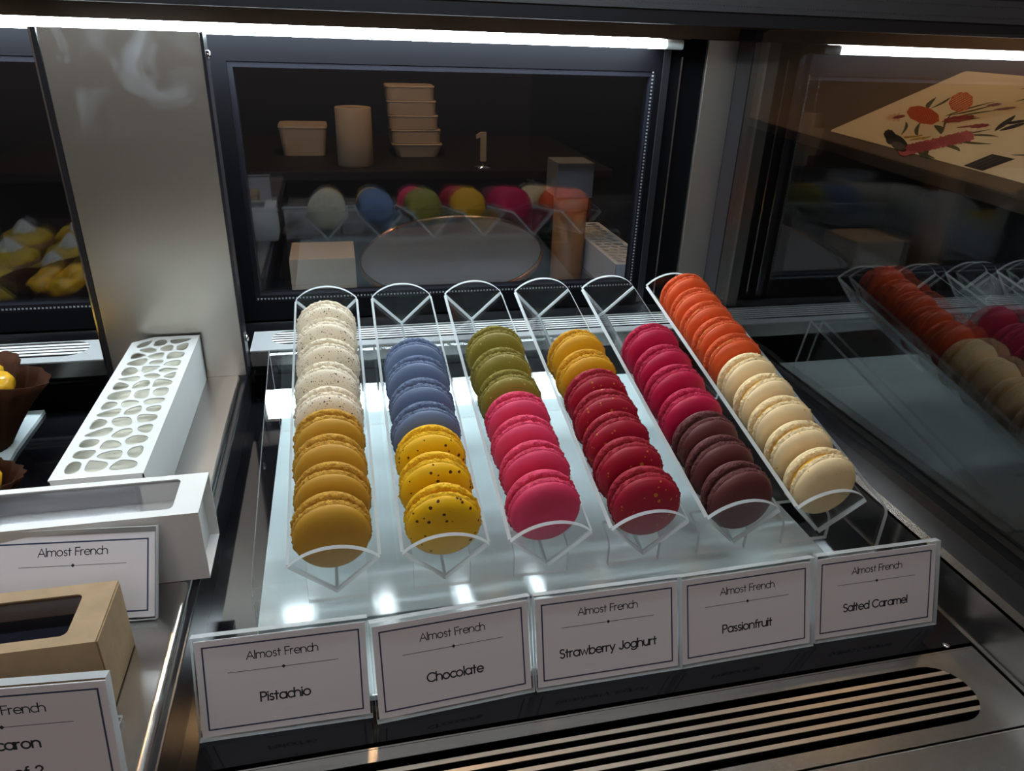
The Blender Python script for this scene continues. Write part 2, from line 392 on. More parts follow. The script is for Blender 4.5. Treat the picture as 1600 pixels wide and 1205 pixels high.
nz = nt.nodes.new('ShaderNodeTexNoise'); nz.inputs['Scale'].default_value = 28; nz.inputs['Detail'].default_value = 7; nz.inputs['Distortion'].default_value = 1.2; nt.links.new(tcn.outputs['Object'], nz.inputs['Vector'])
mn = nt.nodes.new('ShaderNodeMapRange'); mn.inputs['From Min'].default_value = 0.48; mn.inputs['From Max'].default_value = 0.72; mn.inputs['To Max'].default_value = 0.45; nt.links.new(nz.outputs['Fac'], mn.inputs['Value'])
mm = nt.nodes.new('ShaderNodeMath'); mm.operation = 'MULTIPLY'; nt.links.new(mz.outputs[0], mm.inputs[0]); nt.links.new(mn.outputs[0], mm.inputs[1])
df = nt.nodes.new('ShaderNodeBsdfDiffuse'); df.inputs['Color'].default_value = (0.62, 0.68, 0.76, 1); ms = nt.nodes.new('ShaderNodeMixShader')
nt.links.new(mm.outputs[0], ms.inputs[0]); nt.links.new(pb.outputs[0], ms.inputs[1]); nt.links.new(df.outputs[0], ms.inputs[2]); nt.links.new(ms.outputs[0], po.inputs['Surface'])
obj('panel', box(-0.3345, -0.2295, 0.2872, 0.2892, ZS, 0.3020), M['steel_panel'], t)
obj('edge_strip', box(-0.3385, -0.3352, 0.2868, 0.2900, 0.0, 0.3020), M['black'], t)
obj('edge_strip', box(-0.2292, -0.2270, 0.2868, 0.3040, 0.03, 0.3020), M['black'], t)
obj('bright_edge', box(-0.3400, -0.3387, 0.2868, 0.2900, 0.0, 0.3020), M['chrome'], t)
def screw(z, y):
    bm = lathe([(0.0, 0.0), (0.0034, 0.0), (0.0034, 0.0012), (0.0026, 0.0022), (0.0, 0.0026)], 16)
    bmesh.ops.transform(bm, matrix=Matrix.Translation((-0.2270, y, z)) @ Matrix.Rotation(rad(90), 4, 'Y'), verts=bm.verts)
    return bm
obj('screw', screw(0.2865, 0.296), M['chrome'], t, True)
obj('screw', screw(0.0615, 0.296), M['chrome'], t, True)

# ------------------------------------------------------------------ vents
def grille(x0, x1, y0, y1, z0, z1, sx0, sx1, sy0, sy1, slots, bar, lipdrop=0.0):
    """steel plate with a rounded-end opening and long bars across it"""
    bm = bmesh.new()
    rr = (sy1 - sy0) / 2; yc = (sy0 + sy1) / 2; outer = []; inner = []
    N = 12
    for k in range(N + 1):   # right cap
        a = -math.pi / 2 + math.pi * k / N; inner.append((sx1 - rr + rr * math.cos(a), yc + rr * math.sin(a)))
    for k in range(N + 1):   # left cap
        a = math.pi / 2 + math.pi * k / N; inner.append((sx0 + rr + rr * math.cos(a), yc + rr * math.sin(a)))
    def onbox(px, py):
        if px > (sx0 + sx1) / 2:
            pass
        return px, py
    n = len(inner)
    for i, (px, py) in enumerate(inner):
        if i <= N: 
            a = -math.pi / 2 + math.pi * i / N; cx = sx1 - rr; dx = x1 - cx
        else:
            a = math.pi / 2 + math.pi * (i - N - 1) / N; cx = sx0 + rr; dx = cx - x0
        c, s = math.cos(a), math.sin(a); dy = (y1 - yc) if s > 0 else (yc - y0)
        tt = min(dx / abs(c) if abs(c) > 1e-6 else 1e9, dy / abs(s) if abs(s) > 1e-6 else 1e9)
        outer.append((cx + c * tt, yc + s * tt))
    # make sure the corners exist
    cor = [(x1, y0), (x1, y1), (x0, y1), (x0, y0)]
    for c in cor:
        j = min(range(n), key=lambda i: (outer[i][0] - c[0]) ** 2 + (outer[i][1] - c[1]) ** 2)
        outer[j] = c
    for zz, flip in ((z1, False), (z0, True)):
        I = [bm.verts.new((x, y, zz)) for x, y in inner]; O = [bm.verts.new((x, y, zz)) for x, y in outer]
        for i in range(n):
            f = [I[i], O[i], O[(i + 1) % n], I[(i + 1) % n]]
            bm.faces.new(f if not flip else list(reversed(f)))
        if not flip: It, Ot = I, O
        else: Ib, Ob = I, O
    for i in range(n):
        bm.faces.new((It[i], It[(i + 1) % n], Ib[(i + 1) % n], Ib[i])); bm.faces.new((Ot[(i + 1) % n], Ot[i], Ob[i], Ob[(i + 1) % n]))
    bmesh.ops.remove_doubles(bm, verts=bm.verts, dist=1e-7)
    bmesh.ops.recalc_face_normals(bm, faces=bm.faces)
    bars = bmesh.new()
    pitch = (sy1 - sy0) / slots
    for k in range(1, slots):
        y = sy0 + k * pitch; h = math.sqrt(max(rr * rr - (y - yc) ** 2, 0))
        add_box(bars, sx0 + rr - h - 0.0006, sx1 - rr + h + 0.0006, y - bar / 2, y + bar / 2, z1 - 0.0005, z1 - 0.0001)
    return bm, bars
def vent(name, label, args, front=None, dark=None, pm=None, bmt=None):
    v = thing(name, label, 'air vent')
    p, b = grille(*args); obj('plate', p, pm or M['steel_vent'], v)
    obj('slat_bars', b, bmt or M['steel_bar'], v)
    if front: obj('front_lip', box(*front), M['steel'], v)
    if dark: obj('duct', box(*dark), M['duct'], v)
    return v
vent('air_vent', 'brushed steel slotted air vent behind the macaron trays',
     (-0.2262, 0.2355, 0.3045, 0.3515, 0.0438, 0.0450, -0.2095, 0.2190, 0.3165, 0.3500, 6, 0.0030),
     (-0.2262, 0.2355, 0.3045, 0.3057, 0.0300, 0.0438), (-0.2255, 0.2060, 0.3065, 0.3610, -0.0035, 0.0200))
vent('air_vent', 'brushed steel slotted air vent behind the brown paper cups at left',
     (-0.60, -0.3415, 0.3045, 0.3515, 0.0438, 0.0450, -0.58, -0.3640, 0.3165, 0.3500, 5, 0.0040),
     (-0.60, -0.3415, 0.3045, 0.3057, 0.0300, 0.0438), (-0.60, -0.3420, 0.3065, 0.3610, -0.0035, 0.0200))
vent('air_vent', 'long steel slotted air vent along the front below the name cards',
     (-0.2290, 0.2035, -0.1345, -0.0835, -0.0052, -0.0040, -0.2150, 0.1790, -0.1265, -0.0905, 6, 0.0024),
     (-0.2290, 0.2035, -0.0838, -0.0826, -0.0180, -0.0040), (-0.2280, 0.2030, -0.1330, -0.0850, -0.0190, -0.0150), M['steel'], M['steel_tan'])
struct(obj('baseboard_front', box(-0.2290, 0.30, -0.30, -0.1352, -0.03, -0.0042, 0.001), M['steel']))
obj_s = obj('screw_head', lathe([(0, 0), (0.0022, 0), (0.0018, 0.001), (0, 0.0013)], 14), M['chrome'], None, True)
obj_s.location = (0.1885, -0.0795, -0.004); tag(obj_s, 'small screw head on the black deck beside the steel front vent', 'screw')

# ------------------------------------------------------------------ light tubes
lt = thing('light_tube', 'glowing white light tube above the macaron display door', 'light tube')
obj('glowing_tube', box(-0.60, 0.1480, 0.326, 0.3585, 0.3000, 0.3080, 0.003), M['led'], lt)
obj('end_cap', box(0.1482, 0.1660, 0.328, 0.3565, 0.2995, 0.3078, 0.002), M['led_cap'], lt)
obj('mounting_rail', box(-0.60, 0.1700, 0.324, 0.3600, 0.3082, 0.3190), M['counter'], lt)

ut = thing('light_tube', 'added white light tube in a black channel, unseen above the macaron trays', 'light tube')  # added out of view to even the light on board and macarons
obj('glowing_tube', box(-0.60, 0.200, 0.0100, 0.0240, 0.4580, 0.4670, 0.003), M['led_upper'], ut)
bm = box(-0.61, 0.21, -0.0040, -0.0015, 0.4500, 0.4720); add_box(bm, -0.61, 0.21, -0.0015, 0.0340, 0.4690, 0.4720)
obj('light_channel', bm, M['black_matt'], ut)
obj('end_cap', box(0.2005, 0.2080, 0.0105, 0.0235, 0.4585, 0.4665, 0.001), M['led_cap'], ut)

# ------------------------------------------------------------------ white board and acrylic stand
bd = obj('white_board', box(-0.2010, 0.1650, -0.055, 0.300, -0.0040, 0.0, 0.0008), M['board'])
tag(bd, 'glossy white board lying on the black deck under the macaron stand', 'board')

HF, TILT, DR, HR, D2 = 0.0342, rad(12.246), 0.2161, 0.0811, 0.2327
X0, PT, TW = -0.15449, 0.059048, 0.0472
cT, sT = math.cos(TILT), math.sin(TILT)
def deck(x, l, off=0.0): return Vector((x, l * cT - off * sT, HF + l * sT + off * cT))
st = thing('acrylic_stand', 'clear acrylic sloping stand carrying the six macaron trays', 'display stand')
def riser():
    th = 0.0028; rb = 0.006
    # profile from the back foot over the ridge down to the front foot (y,z), with a flag
    prof = [(D2, 0.0), (DR + 0.0005, HR - 0.001), (DR - 0.0005, HR)]
    L = DR / cT
    ls = [L - 0.004, L * 0.7, L * 0.4, 0.030, 0.017, rb]
    for l in ls: p = deck(0, l); prof.append((p.y, p.z))
    c = deck(0, rb); cy, cz = c.y + rb * sT * 1.0, c.z - rb * cT
    a0 = math.pi / 2 + TILT; a1 = math.pi
    for k in range(1, 7):
        a = a0 + (a1 - a0) * k / 6; prof.append((cy + rb * math.cos(a), cz + rb * math.sin(a)))
    yf = prof[-1][0]; zt = prof[-1][1]
    prof += [(yf, zt - 0.006), (yf, zt - 0.012), (yf, 0.0)]
    i_n0 = 7; i_n1 = len(prof) - 2      # notch rows between these profile indices
    xs = [-0.2]
    for k in range(6):
        xc = X0 + k * PT; xs += [xc - 0.0165, xc + 0.0165]
    xs.append(0.2)
    bm = bmesh.new(); V = {}
    for i, (y, z) in enumerate(prof):
        for j, x in enumerate(xs): V[i, j] = bm.verts.new((x, y, z))
    for i in range(len(prof) - 1):
        for j in range(len(xs) - 1):
            if j % 2 == 1 and i_n0 <= i < i_n1: continue
            bm.faces.new((V[i, j], V[i + 1, j], V[i + 1, j + 1], V[i, j + 1]))
    bmesh.ops.delete(bm, geom=[v for v in bm.verts if not v.link_faces], context='VERTS')
    bmesh.ops.recalc_face_normals(bm, faces=bm.faces)
    return bm, th
bm, th = riser()
ob = obj('bent_sheet', bm, ACR, st, False)
sm = ob.modifiers.new('thickness', 'SOLIDIFY'); sm.thickness = th; sm.offset = 0; sm.material_offset_rim = 1

# ------------------------------------------------------------------ trays
def dome_panel(w, h, arch):
    """end plate: V bottom, low arched top, in local (x, z)"""
    pts = [(0, 0), (w / 2, h)]
    N = 16; r = (w * w / 4 + arch * arch) / (2 * arch); a = math.asin(w / 2 / r)
    for k in range(1, N): 
        t_ = a - 2 * a * k / N; pts.append((r * math.sin(t_), h + arch - r + r * math.cos(t_)))
    pts.append((-w / 2, h))
    return pts
TL0, TL1 = -0.0119, 0.2523
VH = 0.0265
tray_m = Matrix.Rotation(TILT, 4, 'X')
def make_tray():
    t = thing('macaron_tray', 'x', 'tray', (0, 0, HF))
    t.rotation_euler = (TILT, 0, 0)
    th = 0.0024; z0 = 0.0012
    for s in (-1, 1):
        sheet([(0, TL0 + 0.0026, z0), (s * TW / 2, TL0 + 0.0026, VH), (s * TW / 2, TL1 - 0.0026, VH), (0, TL1 - 0.0026, z0)], th, ACR, 'side_panel', t)
    for y in (TL0 + 0.0012, TL1 - 0.0012):
        sheet([(x, y, z0 + z * (VH - z0) / VH if z <= VH else z) for x, z in dome_panel(TW, VH, 0.0115)], th, ACR, 'end_panel', t)
    return t
TRAY_NAMES = ['leftmost', 'second from the left', 'third from the left', 'third from the right', 'second from the right', 'rightmost']
TRAY_FILL = ['white speckled and tan macarons', 'blue and dark-specked yellow macarons', 'olive green and pink macarons',
             'mustard and gold-flecked crimson macarons', 'magenta and chocolate brown macarons', 'orange and cream macarons']
tray0 = make_tray()
trays = [tray0] + [copy_tree(tray0) for _ in range(5)]
for k, t in enumerate(trays):
    t.location = (X0 + k * PT, 0, HF)
    t['label'] = 'clear acrylic V-shaped tray holding ' + TRAY_FILL[k]; t['group'] = 'clear macaron trays'

# ------------------------------------------------------------------ macarons
def hexc(r, g, b):
    f = lambda c: (c / 255 / 12.92) if c / 255 <= 0.04045 else ((c / 255 + 0.055) / 1.055) ** 2.4
    return (f(r), f(g), f(b))
MR = 0.0208
def mac_mesh(seed):
    """three meshes along local Y (front is -Y): domed shell, ruffled foot, filling"""
    rg = random.Random(seed)
    n = 72
    def ring_noise(a, q, f): return noise.noise(Vector((math.cos(a) * f, math.sin(a) * f, q * 3.1 + seed * 7.3)))
    out = {}
    # shell (front), y from -0.0036 to -0.0105
    bm = bmesh.new(); rings = []
    prof = [(0.93, 0.0050), (0.975, 0.0051), (0.985, 0.0057), (0.972, 0.0067), (0.935, 0.0079), (0.865, 0.0090), (0.745, 0.0099), (0.56, 0.0106), (0.34, 0.0110), (0.14, 0.01115)]
    el = 1 + 0.012 * rg.uniform(-1, 1)
    for r, y in prof:
        ring = []
        for i in range(n):
            a = 2 * math.pi * i / n
            rr = r * MR * (1 + 0.010 * ring_noise(a, 0, 1.2))
            ring.append(bm.verts.new((rr * math.cos(a) * el, -y + 0.00012 * noise.noise(Vector((r * 6 * math.cos(a), r * 6 * math.sin(a), seed))), rr * math.sin(a))))
        rings.append(ring)
    for A, B in zip(rings[:-1], rings[1:]):
        for i in range(n): bm.faces.new((A[i], A[(i + 1) % n], B[(i + 1) % n], B[i]))
    c = bm.verts.new((0, -0.0112, 0))
    for i in range(n): bm.faces.new((rings[-1][i], rings[-1][(i + 1) % n], c))
    bmesh.ops.recalc_face_normals(bm, faces=bm.faces)
    out['shell'] = bm
    # foot: ruffled ring y -0.0044 .. -0.0014
    bm = bmesh.new(); rings = []; n = 150
    prof = [(0.80, 0.0018), (0.935, 0.00185), (0.985, 0.0022), (1.012, 0.0027), (1.02, 0.0033), (1.015, 0.0039), (1.005, 0.0045), (0.985, 0.0050), (0.95, 0.0056)]
    for q, (r, y) in enumerate(prof):
        ring = []
        for i in range(n):
            a = 2 * math.pi * i / n
            amp = 0.0 if q in (0, 8) else (0.062 if 1 < q < 7 else 0.028)
            d = amp * (ring_noise(a, q * 0.28, 7.0) * 0.7 + 0.75 * ring_noise(a, q * 0.5 + 5, 16.0))
            rr = MR * (r + d) * (1 + 0.010 * ring_noise(a, 0, 1.2))
            yy = y + (0.00050 * ring_noise(a, q + 20, 12.0) if q in (1, 2, 3, 4, 5, 6) else 0.0)
            ring.append(bm.verts.new((rr * math.cos(a) * el, -yy, rr * math.sin(a))))
        rings.append(ring)
    for A, B in zip(rings[:-1], rings[1:]):
        for i in range(n): bm.faces.new((A[i], A[(i + 1) % n], B[(i + 1) % n], B[i]))
    bmesh.ops.recalc_face_normals(bm, faces=bm.faces)
    out['foot'] = bm
    # filling disc
    bm = bmesh.new(); rings = []; n = 64
    prof = [(0.0, 0.0021), (0.84, 0.0021), (0.895, 0.0011), (0.905, 0.0), (0.895, -0.0011), (0.84, -0.0021), (0.0, -0.0021)]
    for q, (r, y) in enumerate(prof):
        ring = []
        for i in range(n):
            a = 2 * math.pi * i / n; rr = MR * r * (1 + 0.02 * ring_noise(a, 40, 3.0))
            ring.append(bm.verts.new((rr * math.cos(a), y, rr * math.sin(a))))
        rings.append(ring)
    for A, B in zip(rings[:-1], rings[1:]):
        for i in range(n): bm.faces.new((A[i], A[(i + 1) % n], B[(i + 1) % n], B[i]))
    bmesh.ops.remove_doubles(bm, verts=bm.verts, dist=1e-7)
    bmesh.ops.recalc_face_normals(bm, faces=bm.faces)
    out['filling'] = bm
    return out
def to_me(name, bm, m):
    me = bpy.data.meshes.new(name); bm.to_mesh(me); bm.free(); me.materials.append(m)
    for p in me.polygons: p.use_smooth = True
    return me
FL = {
 'white': ('white speckled', hexc(230, 216, 190), [(hexc(52, 38, 30), 560, 0.30, 0.42), (hexc(110, 85, 65), 900, 0.32, 0.5)], hexc(205, 165, 105)),
 'tan': ('tan', hexc(188, 140, 42), [], hexc(170, 105, 25)),
 'blue': ('blue', hexc(94, 110, 140), [], hexc(150, 85, 80)),
 'yellow': ('dark-specked yellow', hexc(228, 176, 6), [(hexc(70, 30, 15), 300, 0.32, 0.55)], hexc(200, 130, 10)),
 'green': ('olive green', hexc(128, 116, 42), [(hexc(175, 155, 80), 420, 0.28, 0.40)], hexc(90, 75, 25)),
 'pink': ('pink', hexc(214, 58, 96), [], hexc(190, 80, 85)),
 'mustard': ('mustard', hexc(204, 146, 18), [], hexc(175, 110, 15)),
 'crimson': ('gold-flecked crimson', hexc(154, 16, 42), [(hexc(186, 122, 40), 230, 0.30, 0.34), (hexc(186, 122, 40), 480, 0.34, 0.16)], hexc(120, 60, 35)),
 'magenta': ('magenta', hexc(178, 16, 62), [], hexc(150, 20, 50)),
 'brown': ('chocolate brown', hexc(92, 44, 44), [], hexc(60, 30, 28)),
 'orange': ('orange', hexc(204, 78, 30), [], hexc(226, 150, 70)),
 'cream': ('cream', hexc(238, 212, 164), [(hexc(214, 160, 20), 280, 0.24, 0.35)], hexc(228, 176, 60)),
}
ROWS = [
 (['white'] * 5 + ['tan'] * 4, [0.2017, 0.179, 0.1532, 0.1261, 0.0995, 0.0775, 0.0550, 0.0314, 0.0079]),
 (['blue'] * 4 + ['yellow'] * 3, [0.1474, 0.1268, 0.1025, 0.0775, 0.0555, 0.0320, 0.0073]),
 (['green'] * 3 + ['pink'] * 4, [0.1575, 0.1309, 0.1055, 0.0820, 0.0582, 0.0345, 0.0094]),
 (['mustard'] * 2 + ['crimson'] * 5, [0.1473, 0.1225, 0.0999, 0.0770, 0.0543, 0.0303, 0.0050]),
 (['magenta'] * 4 + ['brown'] * 3, [0.1505, 0.1229, 0.0990, 0.0719, 0.0477, 0.0248, 0.0016]),
 (['orange'] * 5 + ['cream'] * 5, [0.2210, 0.1985, 0.1770, 0.1545, 0.1313, 0.1065, 0.0815, 0.0570, 0.0315, 0.0060]),
]
protos = {}
for qi, (fk, (fname, col, layers, fill)) in enumerate(FL.items()):
    sm_ = speck_mat(fk + '_shell', col, layers, 0.5)
    fcol = tuple(min(1, c * 1.06 + 0.012) for c in col)
    fm = mat(fk + '_foot', fcol, 0.75, spec=0.25, noise_amt=0.28, noise_scale=420, bump=1.0, bump_scale=700)
    gm = mat(fk + '_filling', fill, 0.5, spec=0.3, noise_amt=0.1, noise_scale=200)
    root = thing('macaron', 'x', 'macaron')
    A = mac_mesh(qi * 2 + 1); B = mac_mesh(qi * 2 + 2)
    me = {k: to_me(k, b, m) for (k, b), m in zip(A.items(), (sm_, fm, gm))}
    B['filling'].free()
    me2 = {'shell': to_me('shell', B['shell'], sm_), 'foot': to_me('foot', B['foot'], fm)}
    for nm, msh, ry in (('shell', me['shell'], 0), ('ruffled_foot', me['foot'], 0), ('filling', me['filling'], 0), ('shell', me2['shell'], 1), ('ruffled_foot', me2['foot'], 1)):
        o = bpy.data.objects.new(nm, msh); COL.objects.link(o); o.parent = root
        if ry: o.rotation_euler = (0, 0, math.pi)
    protos[fk] = [root, False]
ORD = ['first', 'second', 'third', 'fourth', 'fifth']
for k, (kinds, ls) in enumerate(ROWS):
    cnt = {}
    for fk in kinds: cnt[fk] = cnt.get(fk, 0) + 1
    seen = {}
    for i, (fk, l) in enumerate(zip(kinds, ls)):
        root, used = protos[fk]
        o = copy_tree(root) if used else root
        protos[fk][1] = True
        seen[fk] = seen.get(fk, 0) + 1
        from_front = cnt[fk] - seen[fk]          # 0 = nearest of its flavour
        o.location = deck(X0 + k * PT + R.uniform(-0.0007, 0.0007), l, 0.0300 + R.uniform(0, 0.0006))
        o.rotation_mode = 'XYZ'
        o.rotation_euler = Matrix.LocRotScale(None, (Matrix.Rotation(R.uniform(-0.05, 0.05), 3, 'Z') @ Matrix.Rotation(rad(1.5) + R.uniform(-0.03, 0.05), 3, 'X') @ Matrix.Rotation(R.uniform(0, 6.28), 3, 'Y')).to_quaternion(), None).to_euler()
        s_ = R.uniform(0.985, 1.012); o.scale = (s_, R.uniform(0.97, 1.02), s_)
        where = 'nearest' if from_front == 0 else ('rearmost' if seen[fk] == 1 else ORD[from_front])
        nm = FL[fk][0]
        if from_front == 0: lab = 'front-most %s macaron in the %s tray' % (nm, TRAY_NAMES[k])
        elif seen[fk] == 1: lab = 'rear-most %s macaron in the %s tray' % (nm, TRAY_NAMES[k])
        else: lab = '%s macaron, %s of its colour from the front, %s tray' % (nm, ORD[from_front], TRAY_NAMES[k])
        o['label'] = lab; o['category'] = 'macaron'; o['group'] = '%s macarons' % nm

# ------------------------------------------------------------------ lettering: round single-line letters
def arc(cx, cy, r, a0, a1, ry=None, n=14):
    ry = ry or r
    return [(cx + r * math.cos(rad(a0 + (a1 - a0) * i / n)), cy + ry * math.sin(rad(a0 + (a1 - a0) * i / n))) for i in range(n + 1)]
xh = 0.5; rb_ = 0.25
GL = {  # glyph: (advance, [polylines]); cap height 0.72, x height 0.5
 'A': (0.68, [[(0, 0), (0.31, 0.72), (0.62, 0)], [(0.11, 0.24), (0.51, 0.24)]]),
 'B': (0.52, [[(0, 0), (0, 0.72), (0.20, 0.72)] + arc(0.20, 0.545, 0.175, 90, -90) + [(0, 0.37)], [(0.2, 0.37)] + arc(0.23, 0.185, 0.185, 90, -90) + [(0, 0)]]),
 'C': (0.72, [arc(0.36, 0.36, 0.36, 45, 315, n=28)]),
 'F': (0.46, [[(0, 0), (0, 0.72), (0.40, 0.72)], [(0, 0.38), (0.34, 0.38)]]),
 'J': (0.46, [[(0.34, 0.72), (0.34, 0.17)] + arc(0.17, 0.17, 0.17, 0, -160)]),
 'M': (0.78, [[(0, 0), (0.08, 0.72), (0.35, 0.1), (0.62, 0.72), (0.70, 0)]]),
 'P': (0.50, [[(0, 0), (0, 0.72), (0.22, 0.72)] + arc(0.22, 0.53, 0.19, 90, -90) + [(0, 0.34)]]),
 'S': (0.48, [arc(0.20, 0.54, 0.18, 40, 250, n=18) + arc(0.20, 0.18, 0.19, 75, -145, n=18)]),
 'a': (0.60, [arc(0.25, 0.25, 0.25, 0, 360, n=28), [(0.5, 0.5), (0.5, 0)]]),
 'b': (0.60, [[(0, 0.75), (0, 0)], arc(0.25, 0.25, 0.25, 0, 360, n=28)]),
 'c': (0.48, [arc(0.25, 0.25, 0.25, 48, 312, n=22)]),
 'd': (0.60, [arc(0.25, 0.25, 0.25, 0, 360, n=28), [(0.5, 0.75), (0.5, 0)]]),
 'e': (0.56, [[(0.01, 0.26), (0.5, 0.26)] + arc(0.25, 0.25, 0.25, 2, 318, n=26)]),
 'f': (0.36, [[(0.10, 0), (0.10, 0.60)] + arc(0.22, 0.60, 0.12, 180, 80), [(0, 0.46), (0.24, 0.46)]]),
 'g': (0.60, [arc(0.25, 0.25, 0.25, 0, 360, n=28), [(0.5, 0.5), (0.5, 0.02)] + arc(0.25, 0.0, 0.25, 0, -150, ry=0.20)]),
 'h': (0.54, [[(0, 0.75), (0, 0)], arc(0.22, 0.28, 0.22, 180, 0) + [(0.44, 0)]]),
 'i': (0.14, [[(0.03, 0.5), (0.03, 0)], arc(0.03, 0.67, 0.012, 0, 360, n=8)]),
 'l': (0.14, [[(0.03, 0.75), (0.03, 0)]]),
 'm': (0.82, [[(0, 0.5), (0, 0)], arc(0.18, 0.32, 0.18, 180, 0) + [(0.36, 0)], [(0.36, 0.3)] + arc(0.54, 0.32, 0.18, 180, 0) + [(0.72, 0)]]),
 'n': (0.54, [[(0, 0.5), (0, 0)], arc(0.22, 0.28, 0.22, 180, 0) + [(0.44, 0)]]),
 'o': (0.60, [arc(0.25, 0.25, 0.25, 0, 360, n=28)]),
 'r': (0.33, [[(0, 0.5), (0, 0)], arc(0.18, 0.30, 0.18, 180, 75)]),
 's': (0.38, [arc(0.16, 0.375, 0.125, 40, 250, n=14) + arc(0.16, 0.13, 0.13, 75, -145, n=14)]),
 't': (0.37, [[(0.13, 0.68), (0.13, 0)], [(0, 0.46), (0.27, 0.46)]]),
 'u': (0.54, [[(0, 0.5), (0, 0.22)] + arc(0.22, 0.22, 0.22, 180, 360) + [(0.44, 0.5)], [(0.44, 0.5), (0.44, 0)]]),
 'w': (0.77, [[(0, 0.5), (0.16, 0), (0.32, 0.46), (0.48, 0), (0.64, 0.5)]]),
 'x': (0.48, [[(0, 0.5), (0.40, 0)], [(0, 0), (0.40, 0.5)]]),
 'y': (0.54, [[(0, 0.5), (0.21, 0.02)], [(0.43, 0.5), (0.12, -0.22)]]),
 '2': (0.48, [arc(0.2, 0.52, 0.19, 165, -30, n=16) + [(0.01, 0.0), (0.40, 0.0)]]),
 ' ': (0.28, []),
}
def stroke(bm, pts, w, zt):
    """one pen stroke lying in the xy plane, thickness zt"""
    P = [Vector((x, y, 0)) for x, y in pts]
    Q = [P[0]]
    for p in P[1:]:
        if (p - Q[-1]).length > 1e-9: Q.append(p)
    closed = (Q[0] - Q[-1]).length < 1e-6
    if closed: Q = Q[:-1]
    n = len(Q); lo, up = [], []
    for i in range(n):
        a = Q[i - 1] if (i > 0 or closed) else Q[i]; b = Q[(i + 1) % n] if (i < n - 1 or closed) else Q[i]
        d1 = (Q[i] - a); d2 = (b - Q[i])
        if d1.length < 1e-9: d1 = d2
        if d2.length < 1e-9: d2 = d1
        d1.normalize(); d2.normalize(); d = (d1 + d2)
        if d.length < 1e-6: d = d1
        d.normalize(); nn = Vector((-d.y, d.x, 0)); k = min(1 / max(nn.dot(Vector((-d1.y, d1.x, 0))), 0.5), 1.8)
        ex = Vector((0, 0, 0))
        if not closed and i == 0: ex = -d * w * 0.35
        if not closed and i == n - 1: ex = d * w * 0.35
        lo.append(Q[i] - nn * w / 2 * k + ex); up.append(Q[i] + nn * w / 2 * k + ex)
    T = [[bm.verts.new(p + Vector((0, 0, z))) for p in row] for row in (lo, up) for z in (0, zt)]
    m = n if closed else n - 1
    for i in range(m):
        j = (i + 1) % n
        bm.faces.new((T[1][i], T[1][j], T[3][j], T[3][i])); bm.faces.new((T[0][j], T[0][i], T[2][i], T[2][j]))
        bm.faces.new((T[0][i], T[0][j], T[1][j], T[1][i])); bm.faces.new((T[3][i], T[3][j], T[2][j], T[2][i]))
    if not closed:
        bm.faces.new((T[0][0], T[1][0], T[3][0], T[2][0])); bm.faces.new((T[0][-1], T[2][-1], T[3][-1], T[1][-1]))
def text_bm(s, size, w, cx, cy, zt=0.00006, squeeze=1.0):
    tot = sum(GL[c][0] for c in s) - 0.08
    bm = bmesh.new(); x = cx - tot * size * squeeze / 2
    for c in s:
        adv, pl = GL[c]
        for p in pl: stroke(bm, [(x + a * size * squeeze, cy + b * size) for a, b in p], w, zt)
        x += adv * size * squeeze
    return bm

